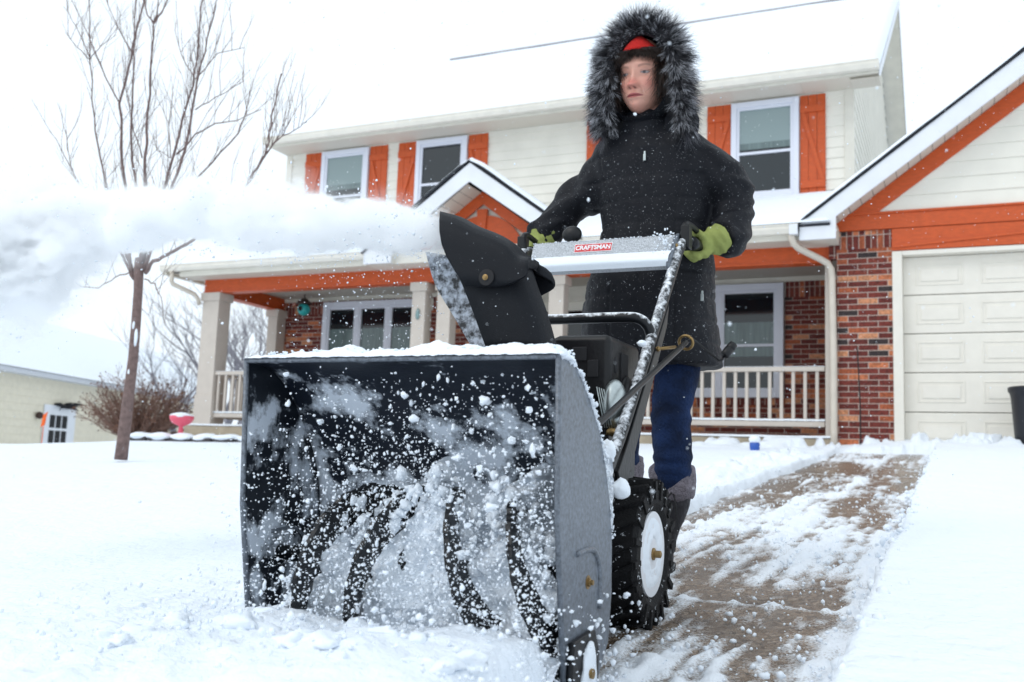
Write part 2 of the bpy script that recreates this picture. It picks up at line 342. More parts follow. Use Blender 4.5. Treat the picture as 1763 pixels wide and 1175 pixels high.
# driveway
def drive_material():
    m = bpy.data.materials.new('wet_concrete_with_slush'); m.use_nodes = True; n = m.node_tree; b = n.nodes['Principled BSDF']; L = n.links.new
    tc = n.nodes.new('ShaderNodeTexCoord'); at = n.nodes.new('ShaderNodeAttribute'); at.attribute_name = 'slush'
    n1 = n.nodes.new('ShaderNodeTexNoise'); n1.inputs['Scale'].default_value = 170; n1.inputs['Detail'].default_value = 5; L(tc.outputs['Object'], n1.inputs['Vector'])
    vo = n.nodes.new('ShaderNodeTexVoronoi'); vo.inputs['Scale'].default_value = 110; L(tc.outputs['Object'], vo.inputs['Vector'])
    cr = n.nodes.new('ShaderNodeValToRGB'); e = cr.color_ramp
    for k, (p, c) in enumerate([(0, (.05, .035, .022)), (.45, (.165, .118, .078)), (.8, (.25, .185, .13)), (1, (.42, .35, .28))]):
        el = e.elements[k] if k < 2 else e.elements.new(p); el.position = p; el.color = c + (1,)
    L(vo.outputs['Color'], cr.inputs[0])
    n2 = n.nodes.new('ShaderNodeTexNoise'); n2.inputs['Scale'].default_value = 5; n2.inputs['Detail'].default_value = 5; L(tc.outputs['Object'], n2.inputs['Vector'])
    mr = n.nodes.new('ShaderNodeMapRange'); mr.inputs[1].default_value = .3; mr.inputs[2].default_value = .7; mr.inputs[3].default_value = .7; mr.inputs[4].default_value = 1.25; L(n2.outputs['Fac'], mr.inputs[0])
    vm = n.nodes.new('ShaderNodeVectorMath'); vm.operation = 'SCALE'; L(cr.outputs[0], vm.inputs[0]); L(mr.outputs[0], vm.inputs['Scale'])
    ad = n.nodes.new('ShaderNodeMath'); ad.operation = 'MULTIPLY_ADD'; ad.inputs[1].default_value = .75; L(n1.outputs['Fac'], ad.inputs[0]); L(at.outputs['Fac'], ad.inputs[2])
    f = n.nodes.new('ShaderNodeMapRange'); f.inputs[1].default_value = .72; f.inputs[2].default_value = 1.02; L(ad.outputs[0], f.inputs[0])
    mx = n.nodes.new('ShaderNodeMix'); mx.data_type = 'RGBA'; L(f.outputs[0], mx.inputs[0]); L(vm.outputs[0], mx.inputs[6]); mx.inputs[7].default_value = (.8, .84, .89, 1); L(mx.outputs[2], b.inputs['Base Color'])
    rr = n.nodes.new('ShaderNodeMapRange'); rr.inputs[3].default_value = .24; rr.inputs[4].default_value = .75; L(f.outputs[0], rr.inputs[0]); L(rr.outputs[0], b.inputs['Roughness'])
    bn = n.nodes.new('ShaderNodeBump'); bn.inputs['Strength'].default_value = .6; bn.inputs['Distance'].default_value = .006; L(n1.outputs['Fac'], bn.inputs['Height']); L(bn.outputs[0], b.inputs['Normal'])
    return m
dx = np.arange(-1.5, .15, .0085); dy = axis([(-2, .8, .05), (.8, 4.2, .009), (4.2, 7, .02), (7, 11.06, .035)])
DX, DY = np.meshgrid(dx, dy)
s1 = fbm(np.stack([DX * 3.2, DY * 1.3, DX * 0 + 1], -1), 5)
s2 = fbm(np.stack([DX * 9, DY * 3.2, DX * 0 + 9], -1), 4)
s3 = fbm(np.stack([DX * 34, DY * 16, DX * 0 + 4], -1), 3)
ridges = np.exp(-((DX + .62 + .03 * np.sin(DY * 1.7)) / .05) ** 2) * .5 + np.exp(-((DX + .95) / .08) ** 2) * .35 + np.exp(-((DX + .25) / .06) ** 2) * .3
s4 = fbm(np.stack([DX * 14, DY * 1.1, DX * 0 + 14], -1), 3)
s5 = fbm(np.stack([DX * 38 + 2 * s2, DY * .9, DX * 0 + 21], -1), 3); joint = sum(np.exp(-((DY - j - .01 * s2) / .022) ** 2) for j in (2.75, 4.3, 5.9, 7.5, 9.1))
SL = .43 + .40 * s1 + .34 * s2 + .28 * s3 + .34 * s5 + .35 * joint + .42 * ridges + .30 * s4 + .03 * sstep(3.0, 1.9, DY)
for cpx, cpy, rx, ry, a in ((-.5, 3.0, .16, .5, -.3), (-.45, 5.5, .17, .8, -.3), (-1.0, 6.4, .14, 1.2, -.35), (-.42, 2.25, .12, .25, -.3), (-.62, 2.5, .12, .35, -.25), (-.85, 8.2, .3, .7, -.2)):
    SL = SL + a * np.exp(-((DX - cpx) / rx) ** 2 - ((DY - cpy) / ry) ** 2)
SLc = np.clip(SL, 0, 1.3)
DZ = drive_z(DX, DY) + .017 * sstep(.35, 1.1, SLc) * (1 + .9 * s3) + .002 * s3
tag(grid_mesh('driveway', DX, DY, DZ, drive_material(), attr=SLc), kind='structure')
# crumbs of snow left on the lane and thrown along its edges
rs = np.random.RandomState(5)
n = 3800; cx = rs.uniform(-1.25, -.15, n); cy = 1.2 + 9 * rs.rand(n) ** 1.7
s = fbm(np.stack([cx * 3.2, cy * 1.3, cx * 0 + 1], -1), 5) + .3 * rs.randn(n)
k = s > -.05; cx, cy = cx[k], cy[k]; rad = .0022 + .006 * rs.rand(len(cx)) ** 3
v1, f1 = clumps(np.stack([cx, cy, drive_z(cx, cy) + .012 + rad * .5], -1), rad, 1, .6, 2)
n = 26; cx = rs.uniform(-1.2, -.2, n); cy = rs.uniform(1.7, 7, n); rad = rs.uniform(.006, .013, n)
v2, f2 = clumps(np.stack([cx, cy, drive_z(cx, cy) + .018], -1), rad, 2, .5, 3)
n = 700; cx = np.where(rs.rand(n) < .6, -1.26, -.21) + .03 * rs.randn(n); cy = rs.uniform(1.7, 10.3, n); rad = .004 + .012 * rs.rand(n) ** 2
v3, f3 = clumps(np.stack([cx, cy, np.maximum(drive_z(cx, cy) + .03, lawn_z(cx, cy) * (1 - cleared(cx, cy)) + drive_z(cx, cy) * cleared(cx, cy))], -1), rad, 1, .6, 4)
V, Fc = merge([(v1, f1), (v2, f2), (v3, f3)])
tag(soup('snow_crumbs', V, Fc, SNOW, loc=(-.7, 5, -.2)), 'loose crumbs of snow scattered over the cleared driveway', 'snow', kind='stuff')
# ================================================================ HOUSE
YG, YP, YM = 11.1, 11.2, 12.9
house = thing('house', 'two storey cream house with orange shutters, red brick porch wall and snowy roofs', 'house', (-3.5, 12.9, .33))
def siding(mb, x0, x1, z0, z1, y, pitch, left=None, right=None):
    k = int(math.ceil((z1 - z0) / pitch))
    for i in range(k):
        a = z0 + i * pitch; b = min(z1, a + pitch)
        xa0, xa1 = (left(a), right(a)) if left else (x0, x1); xb0, xb1 = (left(b), right(b)) if left else (x0, x1)
        if xb1 <= xb0: xb0 = xb1 = (xb0 + xb1) / 2
        if xa1 <= xa0: continue
        mb.add([(xa0, y - .014, a), (xa1, y - .014, a), (xb1, y - .002, b), (xb0, y - .002, b), (xa0, y + .01, a), (xa1, y + .01, a)], [(0, 1, 2, 3), (4, 5, 1, 0)])
# upper wall
mb = MB(); siding(mb, -10.08, -1.15, 3.3, 5.13, YM, .142)
mb.box(-10.08, -1.15, YM + .005, YM + .25, .4, 5.13)
upper = mb.build('upper_siding_wall', M['siding'], house, fix=False)
mb = MB(); mb.box(-1.25, -1.13, YM - .03, YM + .02, 3.3, 5.12); mb.box(-10.13, -10.02, YM - .03, YM + .02, 3.3, 5.12)
mb.build('corner_board', M['trim'], house, bevel=.004)
# right-hand gable side wall (laps run away from the viewer)
mb = MB()
def sw(z): return YM if z < 5.15 else YM + (z - 5.15) / .66
def se(z): return 22.2 if z < 5.15 else 22.2 - (z - 5.15) / .66
z = 3.0
while z < 8.4:
    b = z + .142; mb.add([(-1.13, sw(z), z), (-1.13, se(z), z), (-1.142, se(b), b), (-1.142, sw(b), b), (-1.15, sw(z), z), (-1.15, se(z), z)], [(0, 1, 2, 3), (4, 5, 1, 0)]); z = b
mb.build('side_siding_wall', M['siding'], house, fix=False)
# main roof
slope = .66; ey, ez = 12.42, 5.12; ry, rz = 17.55, 8.45
mb = MB(); mb.prismX([(ey, ez), (ry, rz), (22.7, ez), (22.7, ez - .12), (ry, rz - .14), (ey + .15, ez - .02), (ey, ez - .012)], -10.2, -.80)
roof = mb.build('main_roof', M['shingle'], house)
def snow_slab(name, parent, x0, x1, y0, z0, y1, z1, th=.12, nx=120, ny=30, edge=.06, amp=.02, clipf=None):
    u = np.linspace(0, 1, nx)[None, :]; v = np.linspace(0, 1, ny)[:, None]
    X = x0 + (x1 - x0) * u + 0 * v; Y = y0 + (y1 - y0) * v + 0 * u
    t = 1 - (1 - np.clip(v * ny / 3., 0, 1)) ** 2; t = np.minimum(t + 0 * u, 1 - (1 - np.clip(np.minimum(u, 1 - u) * nx / 2., 0, 1)) ** 2)
    Z = z0 + (z1 - z0) * v + th * (.12 + .88 * t) + amp * fb(X, Y, 1.2, 4) * t
    Y = Y - (1 - t) * 0 + .0 * X
    g = grid_mesh(name, X, Y, Z, SNOW, parent)
    sk = MB()
    for a, b in [((x0, y0, z0), (x1, y0, z0))]: sk.add([a, b, (b[0], b[1], b[2] + th * .14), (a[0], a[1], a[2] + th * .14)], [(0, 1, 2, 3)])
    sk.add([(x1, y0, z0), (x1, y1, z1), (x1, y1, z1 + th * .14), (x1, y0, z0 + th * .14)], [(0, 1, 2, 3)])
    return g
snow_slab('roof_snow', roof, -10.22, -.78, ey - .03, ez + .005, ry, rz + .005, .12, 200, 80)
mb = MB(); mb.box(-9.7, -1.4, ry - .012, ry + .1, rz + .05, rz + .155); mb.build('ridge_vent', M['barkgrey'], roof)
mb = MB()       # rake boards and rake soffit on the right gable
mb.add([(-.795, ey, ez - .12), (-.795, ry, rz - .14), (-.795, ry, rz + .02), (-.795, ey, ez + .02), (-.775, ey, ez - .12), (-.775, ry, rz - .14), (-.775, ry, rz + .02), (-.775, ey, ez + .02)], [(0, 1, 2, 3), (7, 6, 5, 4), (0, 4, 5, 1), (3, 2, 6, 7), (0, 3, 7, 4)])
mb.add([(-.775, ry, rz - .14), (-.775, 22.7, ez - .14), (-.775, 22.7, ez + .0), (-.775, ry, rz + .02), (-.795, ry, rz - .14), (-.795, 22.7, ez - .14), (-.795, 22.7, ez + .0), (-.795, ry, rz + .02)], [(0, 1, 2, 3), (7, 6, 5, 4)])
mb.build('rake_board', M['white'], house)
mb = MB(); mb.add([(-1.14, ey + .05, ez - .105), (-.8, ey + .05, ez - .105), (-.8, ry, rz - .15), (-1.14, ry, rz - .15)], [(0, 1, 2, 3)]); mb.add([(-1.14, ry, rz - .15), (-.8, ry, rz - .15), (-.8, 22.7, ez - .13), (-1.14, 22.7, ez - .13)], [(0, 1, 2, 3)])
mb.build('rake_soffit', M['trim'], house, fix=False)
mb = MB()       # eave soffit panels with joints
x = -10.15
while x < -.83:
    mb.box(x, min(x + .298, -.80), ey + .03, YM - .002, 5.05, 5.065); x += .3
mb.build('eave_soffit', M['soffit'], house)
mb = MB(); mb.box(-10.18, -.80, ey + .01, ey + .035, 5.045, 5.14); mb.build('eave_fascia', M['trim'], house)
mb = MB(); mb.box(-10.05, -1.16, YM - .02, YM + .0, 4.97, 5.049); mb.build('frieze_board', M['siding'], house)
def gutter(name, x0, x1, y, z, h=.105, d=.12, m='gutter'):
    mb = MB(); p = [(y, z), (y - .0, z - .012), (y + .012, z - .02), (y + .01, z - .05), (y + .035, z - h), (y + d, z - h), (y + d, z)]
    mb.prismX(p, x0, x1); return mb.build(name, M[m], house)
gutter('eave_gutter', -10.22, -.79, ey - .115, 5.185)
# windows
def window(x0, x1, z0, z1, y, sashes=1, panes='blind', mid=None, wide=.075, gable=False):
    mb = MB(); w = wide
    def frame(mb, a, b, c, d, w, y0, y1):
        mb.box(a, a + w, y0, y1, c, d); mb.box(b - w, b, y0, y1, c, d); mb.box(a + w, b - w, y0, y1, d - w, d); mb.box(a + w, b - w, y0, y1, c, c + w)
    frame(mb, x0, x1, z0, z1, w, y - .075, y + .02)
    win = mb.build('window', M['vinyl'], house, bevel=.005)
    n_ = sashes; wdt = (x1 - x0 - 2 * w - .0) / n_
    for i in range(n_):
        a = x0 + w + i * wdt; b = a + wdt
        s_ = MB(); 
        if i: s_.box(a - .03, a + .03, y - .066, y - .02, z0 + w, z1 - w)
        frame(s_, a + (.03 if i else .001), b - (.03 if i < n_ - 1 else .001), z0 + w + .001, z1 - w - .001, .035, y - .06, y - .021)
        zm = z0 + w + (z1 - z0 - 2 * w) * (mid if mid else .47)
        if mid != 0: s_.box(a + .03, b - .03, y - .058, y - .022, zm - .018, zm + .018)
        s_.build('sash', M['vinyl'], win, bevel=.003)
        g = MB(); g.box(a, b, y - .032, y - .024, z0 + w, z1 - w); g.build('pane', M['glass' if panes != 'frosted' else 'blind'], win)
        if panes in ('blind', 'curtain'):
            c = MB()
            zt = z1 - w - .035
            if panes == 'blind': c.box(a + .036, b - .036, y - .036, y - .0335, zt - (z1 - z0) * .34, zt); c.build('blind', M['blind'], win)
            c2 = MB(); c2.box(a + .036, b - .036, y - .0355, y - .0333, z0 + w + (z1 - z0) * (.46 if panes == 'blind' else .30), z0 + w + (z1 - z0) * (.60 if panes == 'curtain' else .53)); c2.build('curtain', M['curtain'], win)
    return win
window(-2.71, -1.82, 3.66, 5.02, YM, 1, 'blind')
window(-7.62, -6.73, 3.66, 5.02, YM, 1, 'glass')
window(-9.40, -8.50, 3.66, 5.02, YM, 1, 'blind', mid=.42)
def shutter(x0, x1, z0, z1, flip=1):
    mb = MB(); n_ = 3; wv = (x1 - x0) / n_
    for i in range(n_): mb.box(x0 + i * wv + .002, x0 + (i + 1) * wv - .002, YM - .035, YM - .012, z0, z1)
    s_ = mb.build('shutter', M['orange'], house, bevel=.003)
    b = MB(); b.box(x0 + .004, x1 - .004, YM - .055, YM - .036, z1 - .24, z1 - .14); b.box(x0 + .004, x1 - .004, YM - .055, YM - .036, z0 + .10, z0 + .20)
    xa, xb = (x0 + .01, x1 - .01) if flip > 0 else (x1 - .01, x0 + .01); hw = .035 * flip
    b.prismY([(xa, z1 - .242), (xa + hw * 1.6, z1 - .242), (xb, z0 + .202), (xb - hw * 1.6, z0 + .202)], YM - .054, YM - .0365)
    b.build('shutter_brace', M['orange'], s_, bevel=.002)
for x0, x1, fl in ((-1.81, -1.485, 1), (-3.045, -2.72, -1), (-6.72, -6.39, 1), (-7.96, -7.63, -1), (-8.49, -8.16, 1), (-9.74, -9.41, -1)):
    shutter(x0, x1, 3.665, 5.03, fl)
shutter(-3.55, -3.22, 3.665, 5.03, 1); shutter(-4.80, -4.47, 3.665, 5.03, -1)
window(-4.455, -3.565, 3.66, 5.02, YM, 1, 'glass')
# lower wall
def wall_with(mb, x0, x1, z0, z1, y, holes):
    xs = sorted({x0, x1} | {h for a in holes for h in a[:2]}); 
    for a, b in zip(xs, xs[1:]):
        h = [q for q in holes if q[0] <= a and q[1] >= b]
        if h: q = h[0]; mb.box(a, b, y, y + .1, z0, q[2]); mb.box(a, b, y, y + .1, q[3], z1)
        else: mb.box(a, b, y, y + .1, z0, z1)
mb = MB(); wall_with(mb, -9.98, -7.2, .42, 2.33, YM - .03, [(-9.18, -7.3, 1.2, 2.33)])
wall_with(mb, -3.9, -1.17, .42, 2.33, YM - .03, [(-3.68, -2.0, 1.02, 2.33)])
mb.box(-7.2, -6.35, YM - .03, YM + .07, .42, 2.33)
mb.build('brick_wall', M['brick'], house)
mb = MB(); mb.box(-9.98, -9.19, YM - .034, YM, 2.33, 2.535); mb.box(-1.99, -1.17, YM - .034, YM, 2.33, 2.535); mb.box(-9.19, -7.2, YM - .034, YM, 2.52, 2.535); mb.box(-7.2, -6.35, YM - .034, YM, 2.33, 2.535)
mb.box(-3.68, -2.0, YM - .05, YM + .05, .93, 1.02); mb.build('soldier_brick_course', M['soldier'], house)
mb = MB(); mb.box(-3.92, -1.17, YM - .03, YM, 2.53, 2.72); mb.box(-9.98, -6.3, YM - .03, YM, 2.535, 2.72); mb.build('wall_trim_band', M['trim'], house)
window(-9.17, -7.31, 1.2, 2.51, YM - .02, 3, 'curtain', mid=.36, wide=.09)
window(-3.67, -2.01, 1.02, 2.52, YM - .02, 2, 'curtain', mid=.45, wide=.09)
# entrance bay with orange door
mb = MB(); wall_with(mb, -6.3, -3.92, .42, 2.72, YM - .02, [(-5.9, -5.65, .5, 2.3), (-5.55, -4.65, .42, 2.42), (-5.15 + .95, -5.15 + 1.2, .5, 2.3)]); mb.build('entry_wall', M['trim'], house)
mb = MB(); mb.box(-5.51, -4.69, YM + .01, YM + .06, .46, 2.38); door = mb.build('front_door', M['orange'], house, bevel=.004)
mb = MB(); [mb.box(a, a + .27, YM - .003, YM + .012, c, d) for a in (-5.41, -5.06) for c, d in ((.6, 1.2), (1.3, 1.75))]; mb.build('door_panel', M['orange'], door, bevel=.01)
mb = MB(); mb.box(-5.42, -4.79, YM - .006, YM + .012, 1.85, 2.25); mb.build('door_glass', M['glass'], door)
mb = MB(); mb.ball((-4.78, YM - .03, 1.25), .03); mb.build('door_handle', M['brass'], door, smooth=True)
for a in (-5.9, -4.2): mb = MB(); mb.box(a, a + .25, YM + .0, YM + .02, .5, 2.3); mb.build('sidelight_window', M['glass'], house)
mb = MB(); mb.box(-5.56, -5.51, YM - .04, YM + .06, .42, 2.43); mb.box(-4.69, -4.64, YM - .04, YM + .06, .42, 2.43); mb.box(-5.56, -4.64, YM - .04, YM + .06, 2.38, 2.44); mb.build('door_frame', M['trim'], house)
for zz in (0,):
    mb = MB(); mb.box(-4.62, -4.22, YM - .06, YM - .02, .6, 2.3); mb.build('dark_shutter', M['dark'], house)
# porch: slab, ceiling, beams, columns, rails
mb = MB(); mb.box(-10.2, -1.2, YP - .16, YM, .0, .44); slab = mb.build('porch_slab', M['concrete'], house, bevel=.01)
X = np.linspace(-10.2, -1.2, 260); Y = np.array([0, .02, .05, .09, .13]); XX, YY = np.meshgrid(X, YP - .17 + Y)
ZZ = .445 + .028 * np.sin(np.clip((YY - YP + .17) / .13, 0, 1) * 3.14) ** .6 + .006 * fb(XX, YY, 4, 3); grid_mesh('slab_snow', XX, YY, ZZ, SNOW, slab)
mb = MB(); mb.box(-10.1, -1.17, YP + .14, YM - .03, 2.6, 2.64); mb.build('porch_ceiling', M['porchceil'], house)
mb = MB(); mb.box(-10.13, -1.24, YP - .04, YP + .12, 2.415, 2.60); mb.build('porch_beam', M['orange'], house, bevel=.006)
mb = MB(); mb.box(-10.13, -1.24, YP - .055, YP + .13, 2.40, 2.425); mb.build('beam_moulding', M['orange'], house, bevel=.004)
mb = MB(); mb.box(-10.13, -9.98, YP + .12, YM, 2.42, 2.60); mb.box(-10.15, -9.96, YP + .13, YM - .001, 2.395, 2.42); mb.build('side_beam', M['orange'], house, bevel=.006)
mb = MB(); mb.box(-10.3, -1.5, 10.81, 10.83, 2.59, 2.75); mb.build('porch_fascia', M['trim'], house)
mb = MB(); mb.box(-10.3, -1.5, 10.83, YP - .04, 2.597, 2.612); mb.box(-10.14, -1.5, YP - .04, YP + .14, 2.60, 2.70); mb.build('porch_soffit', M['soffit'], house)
gutter('porch_gutter', -10.6, -7.08, 10.70, 2.755, .09, .11)
gutter('porch_gutter', -4.05, -1.53, 10.70, 2.75, .10, .11)
def porch_roof(x0, x1):
    mb = MB(); mb.prismX([(10.72, 2.735), (YM, 3.6), (YM, 3.5), (10.85, 2.65)], x0, x1); r_ = mb.build('porch_roof', M['shingle'], house)
    snow_slab('roof_snow', r_, x0 - .02, x1, 10.70, 2.745, YM - .02, 3.61, .10, 120, 30)
porch_roof(-10.5, -6.67); porch_roof(-4.46, -1.2)
mb = MB(); mb.add([(-10.55, 10.8, 2.66), (-10.1, 10.8, 2.66), (-10.1, YM, 2.66), (-10.55, YM, 2.66)], [(0, 1, 2, 3)]); mb.build('side_soffit', M['soffit'], house)
# left side of porch roof: hip end gutter + fascia
mb = MB(); mb.box(-10.57, -10.50, 10.75, YM + .4, 2.62, 2.74); mb.build('side_fascia', M['trim'], house)
def column(x0, x1, y0, y1, z0=.44, z1=2.40):
    mb = MB(); mb.box(x0, x1, y0, y1, z0, z1); c = mb.build('porch_column', M['column'], house, bevel=.006)
    mb = MB(); mb.box(x0 - .025, x1 + .025, y0 - .025, y1 + .025, z1 - .12, z1 - .001); mb.box(x0 - .014, x1 + .014, y0 - .014, y1 + .014, z0, z0 + .45)
    mb.build('column_trim', M['column'], c, bevel=.005)
column(-10.12, -9.82, YP - .06, YP + .20)
for x in (-6.56, -6.18, -4.98, -4.60): column(x, x + .2, YP - .06, YP + .12)
column(-10.12, -9.93, YM - .25, YM - .03)
mb = MB(); mb.box(-1.30, -1.235, YP - .05, YP + .03, .44, 2.39); mb.build('pilaster', M['column'], house, bevel=.004)
def railing(x0, x1, y, zt=1.235, zb=.57, swap=False):
    sw_ = lambda mb: (setattr(mb, 'v', [(q[1], q[0], q[2]) for q in mb.v]) if swap else None, mb)[1]
    mb = MB(); mb.box(x0, x1, y - .035, y + .035, zt - .05, zt); mb.box(x0, x1, y - .025, y + .025, zb, zb + .06)
    r_ = sw_(mb).build('railing', M['column'], house, bevel=.006)
    XX, YY = np.meshgrid(np.linspace(x0, x1, 100), np.linspace(y - .03, y + .03, 7)); Z1 = zb + .058 + .03 * np.sqrt(np.clip(1 - ((YY - y) / .031) ** 2, 0, 1)) + .004 * fb(XX, YY, 9, 3)
    XX2, YY2 = np.meshgrid(np.linspace(x0, x1, 100), np.linspace(y - .034, y + .034, 7)); Z2 = zt - .002 + .012 * np.sqrt(np.clip(1 - ((YY2 - y) / .035) ** 2, 0, 1))
    for A_, B_, C_ in ((XX, YY, Z1), (XX2, YY2, Z2)): grid_mesh('rail_snow', B_ if swap else A_, A_ if swap else B_, C_, SNOW, r_)
    n_ = int((x1 - x0) / .128); first = None
    for i in range(n_):
        x = x0 + .064 + i * .128
        if first is None:
            b = MB(); b.box(x - .018, x + .018, y - .018, y + .018, zb + .05, zt - .04); first = sw_(b).build('baluster', M['column'], r_, bevel=.003); fx = x
        else:
            c = first.copy(); col.objects.link(c); c.parent = r_; c.location = (0, x - fx, 0) if swap else (x - fx, 0, 0)
railing(-4.4, -1.31, YP)
railing(-9.82, -8.3, YP); railing(11.42, 12.66, -9.98, swap=True)
# entrance gable
gx0, gz0 = -5.56, 3.84; gs = .72; yo = 10.70
def gz(x): return gz0 - gs * abs(x - gx0)
mb = MB()
L_, R_ = -7.07, -4.05
mb.prismY([(L_, gz(L_) - .02), (gx0, gz0 - .02), (R_, gz(R_) - .02), (R_, gz(R_) - .17), (R_ - .42, gz(R_) - .17), (R_ - .42, gz(R_ - .42) - .235), (gx0, gz0 - .265), (L_ + .42, gz(L_ + .42) - .235), (L_ + .42, gz(L_) - .17), (L_, gz(L_) - .17)], yo, yo + .03)
mb.build('gable_rake_board', M['white'], house, bevel=.003)
mb = MB(); mb.prismY([(L_ - .03, gz(L_) - .03), (gx0, gz0 + .0), (R_ + .03, gz(R_) - .03), (R_ + .03, gz(R_) - .008), (gx0, gz0 + .022), (L_ - .03, gz(L_) - .008)], yo - .02, YM); groof = mb.build('gable_roof', M['shingle'], house)
for sgn in (-1, 1):
    xe = L_ - .03 if sgn < 0 else R_ + .03
    u = np.linspace(0, 1, 40)[None, :]; v = np.linspace(0, 1, 60)[:, None]
    XX = gx0 + (xe - gx0) * u + 0 * v; YY = (yo - .03) + (YM - yo + .03) * v + 0 * u
    t = 1 - (1 - np.clip(v * 20, 0, 1)) ** 2; ZZ = gz0 + .022 - gs * np.abs(XX - gx0) - .01 + (.03 + .06 * t) * (1 - .3 * u) + .008 * fb(XX, YY, 4, 3)
    rnd = .035 * np.exp(-(np.abs(XX - gx0) / .1) ** 2); grid_mesh('gable_snow', XX, YY, ZZ - rnd, SNOW, groof)
mb = MB()       # return boxes sides and soffit
for a in (L_, R_ - .42): mb.box(a + .001, a + .419, yo + .03, YP, gz(L_) - .165, gz(L_) - .03)
mb.build('eave_return', M['trim'], house)
mb = MB()
for sgn in (-1, 1):
    for j in range(9):
        a = gx0 + sgn * (.03 + j * .12); b = gx0 + sgn * (.03 + (j + 1) * .12 - .004)
        mb.add([(a, yo + .03, gz(a) - .27), (b, yo + .03, gz(b) - .27), (b, YP - .08, gz(b) - .27), (a, YP - .08, gz(a) - .27)], [(0, 1, 2, 3)])
mb.build('gable_soffit', M['soffit'], house, fix=False)
yf = YP - .08
mb = MB(); siding(mb, 0, 0, 2.60, 3.6, yf + .06, .12, left=lambda z: gx0 - max(0, (gz0 - .27 - z)) / gs, right=lambda z: gx0 + max(0, (gz0 - .27 - z)) / gs); mb.build('gable_wall', M['trim'], house, fix=False)
mb = MB(); mb.prismY([(gx0 - 1.15, gz(gx0 - 1.15) - .27), (gx0, gz0 - .27), (gx0 + 1.15, gz(gx0 + 1.15) - .27), (gx0 + 1.15, gz(gx0 + 1.15) - .45), (gx0, gz0 - .45), (gx0 - 1.15, gz(gx0 - 1.15) - .45)], yf - .002, yf + .03); mb.build('gable_trim', M['orange'], house, bevel=.004)
mb = MB(); cz = 2.62; ro, ri = .62, .38     # orange arch with keystone
for i in range(30):
    a, b = math.pi * i / 30, math.pi * (i + 1) / 30
    q = [(gx0 + ro * math.cos(a), cz + ro * math.sin(a)), (gx0 + ro * math.cos(b), cz + ro * math.sin(b)), (gx0 + ri * math.cos(b), cz + ri * math.sin(b)), (gx0 + ri * math.cos(a), cz + ri * math.sin(a))]
    mb.prismY(q, yf + .004, yf + .028)
mb.build('arch_trim', M['orange'], house)
mb = MB(); mb.prismY([(gx0 - .075, 3.32), (gx0 + .075, 3.32), (gx0 + .055, 2.97), (gx0 - .055, 2.97)], yf - .02, yf + .03); mb.build('keystone', M['orange'], house, bevel=.004)
mb = MB(); mb.prismY([(gx0 + ri * math.cos(math.pi * i / 20), cz + ri * math.sin(math.pi * i / 20)) for i in range(21)], yf + .015, yf + .022); mb.build('arch_infill', M['trim'], house)
# downspouts
def spout(path, r=.038):
    mb = MB(); mb.tube(path, r, 8); return mb.build('downspout', M['downspout'], house, smooth=True)
spout([(-1.60, 10.76, 2.66), (-1.60, 10.76, 2.60), (-1.585, 10.78, 2.545), (-1.54, 10.83, 2.50), (-1.33, 10.98, 2.40), (-1.26, 11.03, 2.36), (-1.225, 11.05, 2.30), (-1.215, 11.05, 2.2), (-1.20, 11.05, 1.3), (-1.20, 11.05, .5), (-1.20, 11.02, .36)])
spout([(-10.4, 10.76, 2.68), (-10.4, 10.76, 2.52), (-10.39, 10.78, 2.48), (-10.18, 11.02, 2.36), (-10.15, 11.06, 2.3), (-10.15, 11.1, 2.22)], .032)
# garage
mb = MB(); mb.box(-1.17, -.60, YG, YG + .2, .2, 2.52); mb.box(-1.17, -1.07, YG + .2, YM, .2, 2.52); mb.build('garage_brick_pier', M['brick'], house)
mb = MB(); mb.box(-1.172, -.60, YG - .003, YG + .2, 2.52, 2.715); mb.box(-1.25, -1.172, YG - .001, YG + .1, 2.42, 2.6); mb.build('pier_soldier_course', M['soldier'], house)
mb = MB(); mb.box(-1.172, -1.168 + .02, YG + .1, YG + .2, .2, .6); mb.build('pier_corner', M['brick'], house)
# garage door
def garage_door():
    x0, x1 = -.50, 4.3; zb, zt = .33, 2.42; n_ = 5; h = (zt - zb) / n_
    mb = MB()
    for i in range(n_): mb.box(x0, x1, YG + .11, YG + .15, zb + i * h + .004, zb + (i + 1) * h - .004)
    d = mb.build('garage_door', M['garage'], house, bevel=.006)
    pn = MB(); w_ = .46; x = x0 + .13
    while x + w_ < x1:
        for i in range(n_):
            a, b = zb + i * h + .10, zb + (i + 1) * h - .09
            # recessed-looking stamped panel: raised rim and field
            for (p, q, r2, s2, dp) in ((x, x + w_, a, b, .006),):
                o = .016
                pn.box(p, p + o, YG + .103, YG + .112, r2, s2); pn.box(q - o, q, YG + .103, YG + .112, r2, s2); pn.box(p + o, q - o, YG + .103, YG + .112, s2 - o, s2); pn.box(p + o, q - o, YG + .103, YG + .112, r2, r2 + o)
                pn.box(p + .045, q - .045, YG + .101, YG + .112, r2 + .045, s2 - .045)
        x += w_ + .17
    pn.build('stamped_panels', M['garage'], d, bevel=.005)
    s_ = MB(); s_.box(x0 + .1, x0 + .28, YG + .09, YG + .115, zt - .02, zt + .02); return d
garage_door()
mb = MB(); mb.box(-.60, -.50, YG - .012, YG + .14, .3, 2.47); mb.box(-.50, 4.4, YG - .012, YG + .14, 2.42, 2.47); mb.build('garage_door_frame', M['garage'], house, bevel=.005)
mb = MB(); mb.box(-.50, 4.4, YG + .16, YG + .2, .2, 2.5); mb.build('garage_backing', M['dark'], house)
